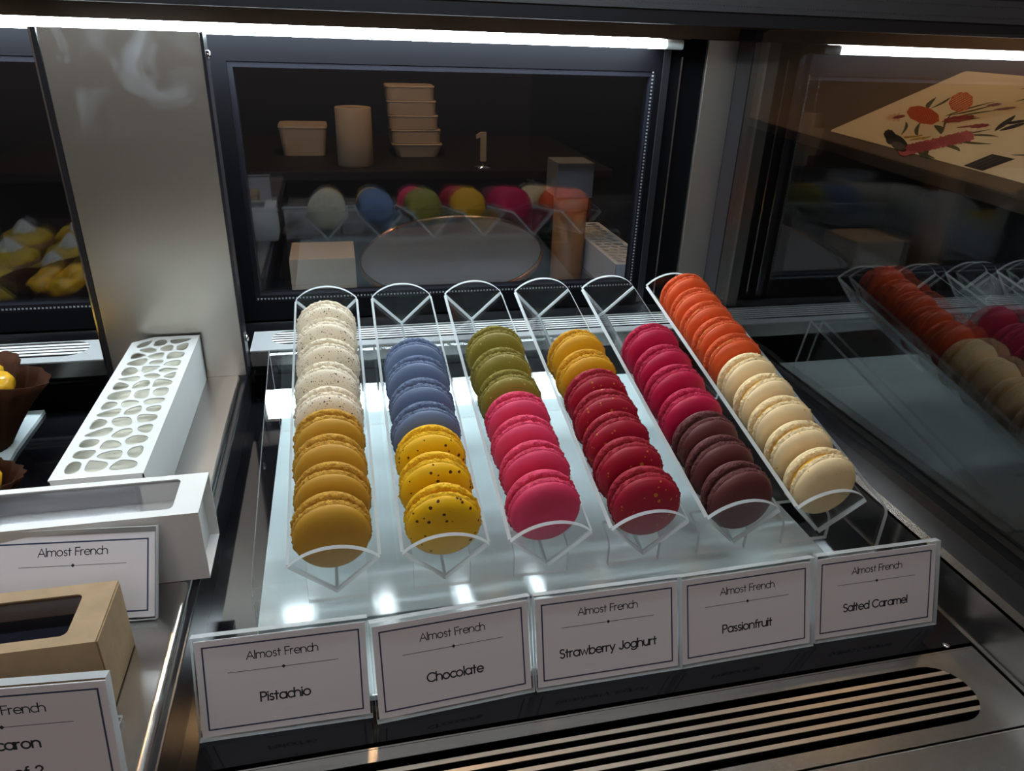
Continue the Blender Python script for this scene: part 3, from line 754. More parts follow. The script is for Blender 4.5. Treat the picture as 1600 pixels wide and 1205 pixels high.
# ------------------------------------------------------------------ name cards
CW, CH = 0.0822, 0.0530
def card(lines, label, bl, yaw, lean, z, w=CW, h=CH, foot=0.03, pad=0.0):
    """clear holder leaning back, local x along the card, local y up the card, origin at lower-left front corner"""
    t = thing('name_card', label, 'name card', (bl[0], bl[1], z + 0.0033 * math.sin(rad(lean)) + 0.0002), yaw, 'name cards in clear holders')
    up = Matrix.Rotation(rad(90 - lean), 4, 'X')     # local xy card plane -> leaning plane
    def put(bm): bmesh.ops.transform(bm, matrix=up, verts=bm.verts); return bm
    hb = bmesh.new(); ac = ACR
    hold = obj('clear_holder', put(box(0, w, 0, h, -0.0032, 0.0012, 0)), ac, t)
    for p in hold.data.polygons:
        n = p.normal
        c = up.inverted().to_3x3() @ n
        if abs(c.z) < 0.5: p.material_index = 1
    dz = foot
    by = math.sin(rad(lean)) * 0.003
    sheet([(0.012, 0.004, 0.0009), (w - 0.012, 0.004, 0.0009), (w - 0.012, 0.004 + foot, 0.0009), (0.012, 0.004 + foot, 0.0009)], 0.0016, ac, 'foot_plate', t)
    obj('paper_insert', put(box(0.0012, w - 0.0012, 0.0012, h - 0.0030, -0.0016, -0.0009)), M['paper'], t)
    m_ = 0.0042; bw = 0.00075; zt = -0.0009; zz = -0.00084
    bm = bmesh.new()
    x0, x1, y0, y1 = m_, w - m_, m_, h - m_ - 0.0018
    add_box(bm, x0, x1, y0, y0 + bw, zt, zz); add_box(bm, x0, x1, y1 - bw, y1, zt, zz)
    add_box(bm, x0, x0 + bw, y0, y1, zt, zz); add_box(bm, x1 - bw, x1, y0, y1, zt, zz)
    obj('printed_border', put(bm), M['navy'], t)
    cx = w / 2 + pad
    yh = h * 0.735
    tb = text_bm('Almost French', 0.0055, 0.00047, cx, yh - 0.0006); bmesh.ops.translate(tb, vec=(0, 0, zt), verts=tb.verts)
    obj('heading_text', put(tb), M['ink'], t)
    bm = bmesh.new(); yr = h * 0.615
    add_box(bm, cx - 0.026, cx + 0.026, yr - 0.00011, yr + 0.00011, zt, zz)
    dd = prism([(cx - 0.0010, yr), (cx, yr - 0.0010), (cx + 0.0010, yr), (cx, yr + 0.0010)], zt, zz); join(bm, dd)
    obj('ruled_line', put(bm), M['ink'], t)
    for i, s in enumerate(lines):
        tb = text_bm(s, 0.0064, 0.00076, cx, h * 0.30 - i * 0.0135 + (0.006 if len(lines) > 1 else 0)); bmesh.ops.translate(tb, vec=(0, 0, zt), verts=tb.verts)
        obj('flavour_text', put(tb), M['ink'], t)
    return t
ZD = -0.0040
card(['Pistachio'], 'white name card reading Pistachio in a clear holder at front left', (-0.2222, -0.0640), rad(-1.0), 18.5, ZD)
card(['Chocolate'], 'white name card reading Chocolate in a clear holder on the deck', (-0.1381, -0.0700), rad(3.0), 19, ZD)
card(['Strawberry Joghurt'], 'white name card reading Strawberry Joghurt in a clear holder', (-0.0550, -0.0663), 0.0, 19, ZD)
card(['Passionfruit'], 'white name card reading Passionfruit in a clear holder', (0.0276, -0.0664), rad(1.0), 18.5, ZD)
card(['Salted Caramel'], 'white name card reading Salted Caramel in a clear holder at right', (0.1116, -0.0637), 0.0, 17.5, ZD)
card([], 'grey-white name card behind the kraft box with only a heading showing', (-0.2456 - 0.0818, -0.0052), rad(-5.7), 31, ZS, h=0.0475)
card(['Macaron', 'Box of 2'], 'name card reading Macaron Box of 2 at the lower left corner', (-0.2390 - 0.0820, -0.1010), rad(-4.8), 9, ZS)

# ------------------------------------------------------------------ gift boxes on the steel shelf
def lattice_lid(w, l, holes, t):
    """flat lid with irregular holes cut through: outline and holes filled by triangulation"""
    bm = bmesh.new(); edges = []
    def loop(pts):
        v = [bm.verts.new((x, y, 0)) for x, y in pts]; edges.extend(bm.edges.new((v[i], v[(i + 1) % len(v)])) for i in range(len(v)))
    loop([(0, 0), (w, 0), (w, l), (w * 0.3, l), (0, l - w * 0.20)])
    for h in holes: loop(h)
    bmesh.ops.triangle_fill(bm, use_beauty=True, use_dissolve=False, edges=edges)
    r = bmesh.ops.extrude_face_region(bm, geom=list(bm.faces))
    bmesh.ops.translate(bm, vec=(0, 0, t), verts=[v for v in r['geom'] if isinstance(v, bmesh.types.BMVert)])
    bmesh.ops.recalc_face_normals(bm, faces=bm.faces)
    return bm
def giraffe_box(label, loc, rz, w=0.0505, l=0.216, h=0.040, seed=3):
    t = thing('gift_box', label, 'gift box', loc, rz)
    outline = [(0, 0), (w, 0), (w, l), (w * 0.3, l), (0, l - w * 0.20)]
    bm = bmesh.new(); th = 0.0008
    # walls
    for i in range(5):
        a, b = outline[i], outline[(i + 1) % 5]; d = Vector((b[0] - a[0], b[1] - a[1], 0)); L_ = d.length; ang = math.atan2(d.y, d.x)
        add_box(bm, 0, L_, 0, th, 0, h, Matrix.Translation((a[0], a[1], 0)) @ Matrix.Rotation(ang, 4, 'Z'))
    obj('carton_wall', bm, M['white_box'], t)
    obj('tray_bottom', prism([(x * 0.97 + 0.0007, y * 0.99 + 0.001) for x, y in outline], 0.0005, h - 0.006), M['cream_in'], t)
    rg = random.Random(seed); seeds = []; NR = 15; m_ = 0.0055
    for r_ in range(NR):
        for c_ in range(3):
            off = 0.25 if r_ % 2 else -0.25
            seeds.append((m_ + (c_ + 0.5 + off * 0.7 + rg.uniform(-0.20, 0.20)) * (w - 2 * m_) / 3, m_ + (r_ + 0.5 + rg.uniform(-0.30, 0.30)) * (l - 2 * m_) / NR))
    def clip(poly, nx, ny, d):      # keep nx*x+ny*y <= d
        out = []
        for i in range(len(poly)):
            a, b = poly[i], poly[(i + 1) % len(poly)]
            da, db = nx * a[0] + ny * a[1] - d, nx * b[0] + ny * b[1] - d
            if da <= 0: out.append(a)
            if (da < 0) != (db < 0) and abs(da - db) > 1e-12:
                f = da / (da - db); out.append((a[0] + (b[0] - a[0]) * f, a[1] + (b[1] - a[1]) * f))
        return out
    holes = []
    for i, p in enumerate(seeds):
        poly = [(m_, m_), (w - m_, m_), (w - m_, l - m_), (m_, l - m_)]
        ins = rg.uniform(0.0009, 0.0016)
        for j, q_ in enumerate(seeds):
            if i == j: continue
            dx, dy = q_[0] - p[0], q_[1] - p[1]; d_ = math.hypot(dx, dy)
            if d_ > 0.05 or not poly: continue
            nx, ny = dx / d_, dy / d_
            poly = clip(poly, nx, ny, nx * (p[0] + q_[0]) / 2 + ny * (p[1] + q_[1]) / 2 - ins)
        if poly:     # keep clear of the cut corner
            nx, ny = -0.2 * w, 0.3 * w; d_ = math.hypot(nx, ny); nx, ny = nx / d_, ny / d_
            poly = clip(poly, nx, ny, ny * (l - 0.2 * w) - 0.0045)
        if len(poly) < 3: continue
        ar = abs(sum(poly[k][0] * poly[(k + 1) % len(poly)][1] - poly[(k + 1) % len(poly)][0] * poly[k][1] for k in range(len(poly)))) / 2
        if ar < 1.2e-5: continue
        for _ in range(3):
            poly = [pt for k in range(len(poly)) for pt in ((poly[k][0] * 0.75 + poly[(k + 1) % len(poly)][0] * 0.25, poly[k][1] * 0.75 + poly[(k + 1) % len(poly)][1] * 0.25), (poly[k][0] * 0.25 + poly[(k + 1) % len(poly)][0] * 0.75, poly[k][1] * 0.25 + poly[(k + 1) % len(poly)][1] * 0.75))]
        holes.append(poly)
    lid = lattice_lid(w, l, holes, 0.0008); bmesh.ops.translate(lid, vec=(0, 0, h), verts=lid.verts)
    obj('cutout_lid', lid, M['white_box'], t)
    return t
giraffe_box('long white gift box with giraffe pattern cutout lid on the steel shelf', (-0.3120, 0.068, ZS + 0.0002), 0.0)

def window_box(name, label, x0, x1, y0, y1, z0, z1, mcarton, win, inside, sleeve, film, rz=0.0, piv=None):
    px, py = piv or (x1, y0)
    t = thing(name, label, 'gift box', (px, py, z0), rz)
    a0, a1, b0, b1, h = x0 - px, x1 - px, y0 - py, y1 - py, z1 - z0
    th = 0.0008; wx0, wx1, wy0, wy1 = win[0] - px, win[1] - px, win[2] - py, win[3] - py
    rr = 0.003
    # top with a rounded window
    bm = bmesh.new(); edges = []
    def loop(pts):
        v = [bm.verts.new((x, y, 0)) for x, y in pts]; edges.extend(bm.edges.new((v[i], v[(i + 1) % len(v)])) for i in range(len(v)))
    loop([(a0, b0), (a1, b0), (a1, b1), (a0, b1)])
    hp = []
    for cx, cy, s in ((wx1 - rr, wy1 - rr, 0), (wx0 + rr, wy1 - rr, 90), (wx0 + rr, wy0 + rr, 180), (wx1 - rr, wy0 + rr, 270)):
        hp += arc(cx, cy, rr, s, s + 90, n=5)
    loop(hp)
    bmesh.ops.triangle_fill(bm, use_beauty=True, use_dissolve=False, edges=edges)
    r = bmesh.ops.extrude_face_region(bm, geom=list(bm.faces))
    bmesh.ops.translate(bm, vec=(0, 0, th), verts=[v for v in r['geom'] if isinstance(v, bmesh.types.BMVert)])
    bmesh.ops.translate(bm, vec=(0, 0, h - th), verts=bm.verts)
    bmesh.ops.recalc_face_normals(bm, faces=bm.faces)
    add_box(bm, a0, a1, b0, b0 + th, 0.0, h - th); add_box(bm, a0, a1, b1 - th, b1, 0.0, h - th); add_box(bm, a0, a1, b0 + th, b1 - th, 0, th)
    obj('sleeve' if sleeve else 'carton', bm, mcarton, t)
    rec = 0.006 if sleeve else 0.0
    bm = box(a0 + 0.001, a1 - rec, b0 + 0.0013, b1 - 0.0013, th + 0.0003, h - 0.016)
    add_box(bm, a1 - rec - 0.001, a1 - rec, b0 + 0.0013, b1 - 0.0013, th + 0.0003, h - 0.0012)
    obj('inner_tray', bm, inside, t)
    obj('end_panel', box(a1 - rec - 0.0002, a1 - rec + 0.0006, b0 + 0.0010, b1 - 0.0010, th, h - 0.001), mcarton, t)
    obj('window_film', box(wx0 - 0.002, wx1 + 0.002, wy0 - 0.002, wy1 + 0.002, h - th - 0.0004, h - th - 0.0001), film, t)
    return t
window_box('gift_box', 'long white gift box with clear window lying across the steel shelf', -0.395, -0.2235, 0.0165, 0.0565, ZS + 0.0003, 0.0745, M['white_box'],
           (-0.333, -0.2375, 0.0225, 0.0520), M['cream_in'], True, M['film'])
window_box('gift_box', 'small kraft brown gift box with dark window behind the lower left card', -0.345, -0.2535, -0.0660, -0.0265, ZS + 0.0003, 0.0700, M['kraft'],
           (-0.330, -0.2665, -0.0600, -0.0335), M['dark_in'], False, M['film'])

# ------------------------------------------------------------------ left section: deck, board, fruit tarts in brown paper
struct(obj('floor_left', box(-0.62, -0.3345, -0.20, 0.345, -0.020, -0.004), M['deck']))
struct(obj('trim_9', box(-0.3425, -0.3350, -0.20, 0.300, -0.004, 0.012, 0.0008), M['black']))
lb = obj('white_board', prism([(-0.402, 0.240)] + [(-0.4020 - 0.0 , 0.3265)] + arc(-0.407, 0.3280, 0.005, 0, 90, n=6) + [(-0.60, 0.3330), (-0.60, 0.09), (-0.3905, 0.09)], -0.0040, -0.0005), M['board'])
tag(lb, 'pale board under the brown paper cups in the left section', 'board')
def paper_cup(name, label, loc, r0, r1, h, seed, fruit=True, pt=0.0, group=None, cat='pastry', rz=0.0):
    t = thing(name, label, cat, loc, rz, group)
    bm = bmesh.new(); n = 192; rings = []; rg = random.Random(seed)
    ph = rg.uniform(0, 6)
    for q in range(7):
        f = q / 6; ring = []
        for i in range(n):
            a = 2 * math.pi * i / n
            rr = r0 + (r1 - r0) * f + pt * f * f * math.cos(4 * a) + (0.0008 * f + 0.0002) * math.cos(32 * a) + 0.004 * f * noise.noise(Vector((math.cos(a) * 1.5 + seed, math.sin(a) * 1.5, 0)))
            zz = h * f + 0.006 * f * f * noise.noise(Vector((math.cos(a) * 1.8, math.sin(a) * 1.8, seed + 3.3)))
            ring.append(bm.verts.new((rr * math.cos(a), rr * math.sin(a), zz)))
        rings.append(ring)
    for A, B in zip(rings[:-1], rings[1:]):
        for i in range(n): bm.faces.new((A[i], A[(i + 1) % n], B[(i + 1) % n], B[i]))
    bm.faces.new(list(reversed(rings[0])))
    o = obj('paper_cup', bm, M['brown_paper'], t, True)
    md = o.modifiers.new('thickness', 'SOLIDIFY'); md.thickness = 0.0006
    # filling
    fl = lathe([(0, h * 0.75), (r1 * 0.5, h * 0.74), (r1 * 0.62, h * 0.60), (r0 * 0.9, 0.002), (0, 0.002)], 40)
    obj('pastry_body', fl, M['tart'], t, True)
    if fruit:
        for k in range(5):
            a = k * 1.256 + seed; b = bmesh.new(); bmesh.ops.create_icosphere(b, subdivisions=3, radius=0.0145)
            for v in b.verts:
                v.co *= 1 + 0.22 * noise.noise(v.co * 120 + Vector((seed * 3 + k, 0, 0))); v.co.z *= 0.8
            bmesh.ops.translate(b, vec=(r1 * 0.42 * math.cos(a), r1 * 0.42 * math.sin(a), h * 0.88), verts=b.verts)
            obj('glazed_fruit', b, M['yellow_fruit'], t, True)
    return t
def lemon_tart(label, loc, seed):
    t = thing('lemon_tart', label, 'tart', loc, R.uniform(0, 6), 'cream-topped yellow tarts')
    obj('tart_shell', lathe([(0, 0), (0.028, 0), (0.034, 0.016), (0.031, 0.017), (0, 0.014)], 40), M['wood'], t, True)
    b = lathe([(0.0, 0.013), (0.031, 0.014), (0.032, 0.019), (0.026, 0.026), (0.012, 0.029), (0, 0.0295)], 40)
    for v in b.verts: v.co *= 1 + 0.08 * noise.noise(v.co * 60 + Vector((seed, 0, 0)))
    obj('curd_top', b, M['tart'], t, True)
    bm = bmesh.new(); n = 48; rings = []
    for q in range(9):
        f = q / 8; rr0 = 0.013 * (1 - f) ** 0.8 + 0.0005
        rings.append([bm.verts.new(((rr0 * (1 + 0.16 * math.cos(6 * (2 * math.pi * i / n) + f * 4))) * math.cos(2 * math.pi * i / n), (rr0 * (1 + 0.16 * math.cos(6 * (2 * math.pi * i / n) + f * 4))) * math.sin(2 * math.pi * i / n), 0.029 + 0.016 * f)) for i in range(n)])
    for A, B in zip(rings[:-1], rings[1:]):
        for i in range(n): bm.faces.new((A[i], A[(i + 1) % n], B[(i + 1) % n], B[i]))
    bm.faces.new(rings[-1])
    obj('cream_swirl', bm, M['cream'], t, True)
    return t
paper_cup('fruit_tart', 'yellow fruit tart in a brown paper cup, at left edge behind', (-0.4285, 0.2480, -0.0003), 0.021, 0.050, 0.058, 4, pt=0.011, rz=-0.15, group='fruit tarts in brown paper cups')
paper_cup('fruit_tart', 'yellow fruit tart in a brown paper cup, just behind the window gift box', (-0.4030, 0.1350, -0.0003), 0.024, 0.042, 0.034, 9, pt=0.006, rz=0.3, group='fruit tarts in brown paper cups')

# ------------------------------------------------------------------ service side seen through the door glass
struct(obj('wall_far', box(-2.2, 3.2, 1.90, 1.95, -1.2, 2.2), M['dark_wall']))
struct(obj('wall_left', box(-2.25, -2.2, 0.36, 1.90, -1.2, 2.2), M['dark_wall']))
struct(obj('floor_far', box(-2.2, 3.2, -1.6, 1.90, -1.25, -1.2), M['dark_wall']))
struct(obj('wall_case_side', box(-2.2, -0.60, 0.36, 0.392, -1.2, 0.5), M['dark_wall']))
bench = obj('work_bench', box(-0.75, 0.30, 0.43, 1.30, -0.090, -0.055, 0.003), M['bench']); tag(bench, 'dark work bench behind the glass door', 'bench')
t = thing('wall_shelf', 'dark raised shelf on the work bench behind the glass door', 'shelf', (0, 0, 0))
obj('shelf_board', box(-0.60, 0.26, 0.725, 1.10, 0.1150, 0.1288, 0.002), M['black_matt'], t)
for x in (-0.585, 0.245): obj('shelf_support', box(x - 0.012, x + 0.012, 0.74, 1.08, -0.055, 0.1150), M['black_matt'], t)

t = thing('paper_roll', 'cream paper roll standing upright on the shelf behind the glass door', 'paper roll', (-0.1128, 0.775, 0.1288))
obj('roll_body', lathe([(0.008, 0.0), (0.0245, 0.0), (0.0250, 0.001), (0.0250, 0.077), (0.0243, 0.078), (0.0080, 0.078), (0.0080, 0.0)], 40, cap=False), M['tan_carton'], t, True)
obj('roll_core', lathe([(0.0066, 0.002), (0.0079, 0.002), (0.0079, 0.0772), (0.0066, 0.0772), (0.0066, 0.002)], 32, cap=False), M['kraft'], t, True)
def frustum(w0, d0, w1, d1, z0, z1, rr=0.010):
    bm = bmesh.new(); L = []
    for w, d, z in ((w0, d0, z0), (w1, d1, z1)):
        pts = []
        for cx, cy, s_ in ((w / 2 - rr, d / 2 - rr, 0), (-w / 2 + rr, d / 2 - rr, 90), (-w / 2 + rr, -d / 2 + rr, 180), (w / 2 - rr, -d / 2 + rr, 270)):
            pts += arc(cx, cy, rr, s_, s_ + 90, n=5)
        L.append([bm.verts.new((x, y, z)) for x, y in pts])
    n = len(L[0])
    for i in range(n): bm.faces.new((L[0][i], L[0][(i + 1) % n], L[1][(i + 1) % n], L[1][i]))
    bm.faces.new(list(reversed(L[0]))); bm.faces.new(L[1])
    bmesh.ops.recalc_face_normals(bm, faces=bm.faces); return bm
def tub(label, loc, w=0.072, d=0.060, h=0.030, group=None, rz=0, taper=0.95):
    t = thing('takeaway_tub', label, 'food container', loc, rz, group)
    obj('tub_body', frustum(w * taper, d * taper, w * 0.97, d * 0.97, 0, h * 0.90), M['tan_carton'], t)
    obj('tub_lid', frustum(w, d, w * 0.97, d * 0.97, h * 0.91, h, 0.011), M['tan_carton'], t)
    return t
tub('low tan food container alone at the left of the paper roll', (-0.1860, 0.880, 0.1288), 0.072, 0.060, 0.044, taper=0.85)
STK = ['bottom', 'second from the bottom', 'middle', 'second from the top', 'topmost']
for i in range(5):
    tub('tan food container in the stack behind the glass door, ' + STK[i], (-0.0170 - 0.0022 * i, 0.865, 0.1290 + i * 0.0205), 0.078 - 0.0010 * i, 0.060, 0.0200, 'stacked tan food containers', rz=rad(R.uniform(-3, 3)), taper=0.80 if i == 0 else 0.95)
# round tray on a foot
t = thing('round_tray', 'large round grey tray with copper rim behind the glass door', 'tray', (0.005, 0.640, -0.055))
tm = Matrix.Translation((0, 0, 0.085)) @ Matrix.Rotation(rad(9), 4, 'X') @ Matrix.Rotation(rad(-6), 4, 'Y')
b = lathe([(0, 0), (0.120, 0), (0.122, 0.003), (0, 0.003)], 72); bmesh.ops.transform(b, matrix=tm, verts=b.verts); obj('tray_plate', b, M['grey_disc'], t, False)
b = lathe([(0.1215, -0.002), (0.1245, -0.002), (0.1250, 0.007), (0.1220, 0.007), (0.1215, -0.002)], 72, cap=False); bmesh.ops.transform(b, matrix=tm, verts=b.verts); obj('tray_rim', b, M['copper'], t, True)
obj('tray_foot', lathe([(0, 0), (0.055, 0), (0.050, 0.006), (0.018, 0.012), (0.016, 0.060), (0.030, 0.080), (0, 0.082)], 40), M['grey_disc'], t, True)
# cartons either side
o = obj('grey_carton', box(0.137, 0.187, 0.600, 0.650, 0.1140, 0.1585, 0.001), M['grey_carton']); tag(o, 'grey carton on top of the brown canister behind the glass door', 'carton')
t = thing('canister', 'brown canister under the grey carton behind the glass door', 'canister', (0.166, 0.626, -0.055))
obj('canister_body', lathe([(0, 0), (0.022, 0), (0.0225, 0.002), (0.0225, 0.150), (0, 0.150)], 36), M['wood'], t, True)
obj('canister_lid', lathe([(0, 0.1502), (0.0235, 0.1502), (0.0235, 0.166), (0.022, 0.1688), (0, 0.1688)], 36), M['tan_carton'], t, True)
giraffe_box('white gift box with giraffe pattern cutout lid behind the glass door', (0.1900, 0.500, 0.012), 0.0, seed=7)
o = obj('carton_riser', box(0.186, 0.246, 0.495, 0.720, -0.055, 0.0115, 0.001), M['grey_carton']); tag(o, 'grey carton under the giraffe pattern box behind the glass door', 'carton')
for i in range(3):
    o = obj('carton', box(-0.205, -0.125, 0.585, 0.665, -0.055 + i * 0.034, -0.0212 + i * 0.034, 0.001, None), M['tan_carton'])
    tag(o, 'pale carton in the low pile behind the glass door, ' + ['bottom', 'middle', 'top'][i], 'carton', 'pale cartons in the low pile')
o = obj('wooden_post', box(-0.287, -0.253, 0.60, 0.63, -0.055, 0.215, 0.001), M['wood']); tag(o, 'brown wooden post at the left behind the glass door', 'post')
t = thing('paper_beaker', 'brown paper cup low at the left behind the glass door', 'cup', (-0.236, 0.565, -0.055))
obj('cup_wall', lathe([(0, 0), (0.014, 0), (0.018, 0.044), (0.0172, 0.044), (0.0134, 0.002), (0, 0.002)], 32), M['kraft'], t, True)
obj('cup_rim', lathe([(0.0172, 0.0435), (0.0188, 0.0435), (0.0188, 0.0460), (0.0172, 0.0460), (0.0172, 0.0435)], 32, cap=False), M['tan_carton'], t, True)
t = thing('number_stand', 'small cream number one on a rod behind the glass door', 'number stand', (0.066, 0.740, 0.1288))
obj('rod', lathe([(0, 0), (0.012, 0), (0.012, 0.003), (0.0016, 0.004), (0.0016, 0.012), (0, 0.012)], 24), M['chrome'], t, True)
b = prism([(-0.004, 0), (0.004, 0), (0.004, 0.040), (-0.003, 0.040), (-0.010, 0.036), (-0.010, 0.031), (-0.004, 0.033)], -0.003, 0.003, Matrix.Translation((0, 0, 0.010)) @ Matrix.Rotation(rad(90), 4, 'X'))
obj('numeral', b, M['tan_carton'], t)

# warm pendant lamps: those over bench and leaflet added as light, the others behind the viewer
def pendant(label, loc, r=0.03, cord=0.6, glow=None):
    t = thing('pendant_lamp', label, 'lamp', loc)
    obj('bulb', lathe([(0, -r * 0.6), (r * 0.35, -r * 0.5), (r * 0.6, -r * 0.1), (r * 0.55, r * 0.3), (r * 0.25, r * 0.8), (0, r * 0.85)], 24), glow or M['lamp'], t, True)
    obj('shade', lathe([(r * 2.2, -r * 1.9), (r * 1.5, r * 0.3), (r * 0.4, r * 1.3), (r * 0.35, r * 1.3), (r * 1.42, r * 0.25), (r * 2.12, -r * 1.9), (r * 2.2, -r * 1.9)], 32, cap=False), M['black_matt'], t, True)
    obj('cord', tube([(0, 0, r * 1.3), (0, 0, cord)], 0.003, 8), M['black_matt'], t)
    return t
M['added_lamp'] = mat('added_lamp_glow', (1, 0.8, 0.5), 0.5, emit=(1.0, 0.60, 0.28), estr=650)
pendant('added unseen pendant lamp lighting the work bench behind the case', (-0.10, 0.58, 0.72), 0.022, glow=M['added_lamp'])  # added to throw warm light on the things behind the door
pendant('warm pendant lamp behind the viewer on the left', (-0.75, -1.5, 1.35), 0.07)
pendant('warm pendant lamp behind the viewer on the right', (0.35, -1.3, 1.45), 0.07)
pendant('added unseen pendant lamp lighting the leaflet on the brown counter', (0.74, 0.58, 0.80), 0.022, glow=M['added_lamp'])  # unseen lamp added to brighten the leaflet

# ------------------------------------------------------------------ sloping brown counter with the flower leaflet, beyond the side glass
E1 = Vector((-0.13628, -0.99067, 0)); E2 = Vector((0.99067, -0.13628, 0)) * math.cos(rad(25)) + Vector((0, 0, math.sin(rad(25))))
N_ = E1.cross(E2)
if N_.z < 0: N_ = -N_
PM = Matrix(((E1.x, E2.x, N_.x, 0.53877), (E1.y, E2.y, N_.y, 0.48022), (E1.z, E2.z, N_.z, 0.18), (0, 0, 0, 1)))   # u towards viewer, v up the slope, w out of it
t = thing('sloping_counter', 'brown sloping counter top beyond the side glass at right', 'counter')
def putp(bm): bmesh.ops.transform(bm, matrix=PM, verts=bm.verts); bmesh.ops.recalc_face_normals(bm, faces=bm.faces); return bm
obj('counter_top', putp(box(-1.25, 0.50, 0.0, 0.75, -0.020, 0.0, 0.003)), M['counter'], t)
b = box(-1.2, 0.48, 0.03, 0.05, -0.9, -0.022)
for v in b.verts: v.co = Vector((0.53877, 0.48022, 0.18)) + E1 * v.co.x + Vector((-E1.y, E1.x, 0)) * v.co.y + Vector((0, 0, v.co.z))
bmesh.ops.recalc_face_normals(b, faces=b.faces)
obj('counter_front', b, M['black'], t)
t = thing('leaflet', 'cream leaflet printed with native flowers lying on the brown counter', 'leaflet')
LW, LH = 0.4200, 0.2090
U0, V0 = -0.2166, 0.0205
def leaf_pt(u, v): return (u, v)
pl = []
for cx, cy, s_ in ((U0 + LW - 0.006, V0 + LH - 0.006, 0), (U0 + 0.006, V0 + LH - 0.006, 90), (U0 + 0.006, V0 + 0.006, 180), (U0 + LW - 0.006, V0 + 0.006, 270)):
    pl += arc(cx, cy, 0.006, s_, s_ + 90, n=4)
obj('paper_sheet', putp(prism(pl, 0.0002, 0.0008)), M['leaflet'], t)
INK = {'orange': hexc(206, 96, 50), 'rust': hexc(166, 60, 34), 'pink': hexc(190, 92, 96), 'rose': hexc(150, 62, 62), 'green': hexc(84, 84, 52), 'dark': hexc(46, 42, 44), 'straw': hexc(190, 150, 60), 'lilac': hexc(150, 100, 110), 'pale': hexc(226, 176, 140), 'grey': hexc(92, 84, 80)}
for k, c in list(INK.items()): INK[k] = mat('print_' + k, c, 0.6, spec=0.2)
ZP = 0.0008
def ell(cx, cy, rx, ry, rot=0, n=26, z=0, wob=0.0, seed=0):
    pts = []
    for i in range(n):
        a = 2 * math.pi * i / n; k = 1 + wob * math.sin(9 * a + seed)
        x, y = rx * k * math.cos(a), ry * k * math.sin(a)
        pts.append((cx + x * math.cos(rot) - y * math.sin(rot), cy + x * math.sin(rot) + y * math.cos(rot)))
    return prism(pts, ZP + z, ZP + z + 0.00012)
def put_print(name, bms, ink):
    bm = bmesh.new()
    for b in bms: join(bm, b)
    return obj(name, putp(bm), INK[ink], t)
def leafshape(x0, y0, x1, y1, w, z=0.0, bend=0.0):
    d = Vector((x1 - x0, y1 - y0)); L_ = d.length; d.normalize(); n_ = Vector((-d.y, d.x)); A = []; B = []
    for i in range(9):
        f = i / 8; c = Vector((x0, y0)) + d * L_ * f + n_ * bend * math.sin(math.pi * f); hw = w / 2 * math.sin(math.pi * min(0.98, f * 0.95 + 0.04)) ** 0.8
        A.append(tuple(c + n_ * hw)); B.append(tuple(c - n_ * hw))
    return prism(A + B[::-1], ZP + z, ZP + z + 0.0001)
LV = [((-0.075, 0.110), (-0.050, 0.160), 0.006), ((-0.072, 0.112), (-0.040, 0.152), 0.006), ((-0.06, 0.105), (-0.022, 0.139), 0.005), ((-0.06, 0.100), (-0.018, 0.119), 0.006),
      ((-0.13, 0.120), (-0.160, 0.150), 0.008), ((-0.125, 0.122), (-0.135, 0.155), 0.007), ((-0.058, 0.085), (-0.02, 0.070), 0.008), ((-0.09, 0.085), (-0.045, 0.055), 0.005), ((-0.115, 0.08), (-0.075, 0.050), 0.004),
      ((0.0, 0.075), (0.030, 0.100), 0.005), ((0.010, 0.075), (0.060, 0.088), 0.005), ((0.015, 0.065), (0.072, 0.072), 0.005), ((0.010, 0.050), (0.055, 0.046), 0.006), ((-0.002, 0.030), (0.045, 0.022), 0.007), ((0.00, 0.035), (0.03, 0.018), 0.005), ((-0.075, 0.12), (-0.03, 0.08), 0.003)]
put_print('printed_leaves', [leafshape(*a, *b, w, 0.0, 0.003 * (-1) ** i) for i, (a, b, w) in enumerate(LV)], 'green')
# local slant of the artwork: (a, b) runs across and down the drawing
def art(cx, cy, a, b): return (cx + a * 0.00113 + b * 0.00241, cy + a * 0.00021 - b * 0.00147)
def art_ell(cx, cy, rx, ry, rot=0, n=28, z=0.0002, wob=0.0, seed=0):
    pts = []
    for i in range(n):
        a = 2 * math.pi * i / n; k = 1 + wob * math.sin(9 * a + seed); x, y = rx * k * math.cos(a), ry * k * math.sin(a)
        pts.append(art(cx, cy, x * math.cos(rot) - y * math.sin(rot), x * math.sin(rot) + y * math.cos(rot)))
    return prism(pts, ZP + z, ZP + z + 0.00012)
def art_scales(cx, cy, rx, ry, rot, nx, ny, z=0.00034):
    out = []
    for i in range(-nx, nx + 1):
        for j in range(-ny, ny + 1):
            fx, fy = (i + 0.5 * (j % 2)) / (nx + 0.6), j / (ny + 0.6)
            if fx * fx + fy * fy > 0.82: continue
            x, y = rx * fx, ry * fy
            px_, py_ = x * math.cos(rot) - y * math.sin(rot), x * math.sin(rot) + y * math.cos(rot)
            c = art(cx, cy, px_, py_)
            out.append(art_ell(c[0], c[1], rx / nx * 0.34, ry / ny * 0.22, rot + 0.5, 8, z))
    return out
put_print('printed_banksia', [art_ell(-0.1140, 0.1030, 26, 13, 0.22, wob=0.04)], 'orange')
put_print('printed_banksia', [art_ell(-0.1010, 0.1480, 19, 14, -0.55, wob=0.04)], 'orange')
put_print('printed_scales', art_scales(-0.1140, 0.1030, 26, 13, 0.22, 6, 4), 'rust')
put_print('printed_scales', art_scales(-0.1010, 0.1480, 19, 14, -0.55, 5, 4), 'pale')
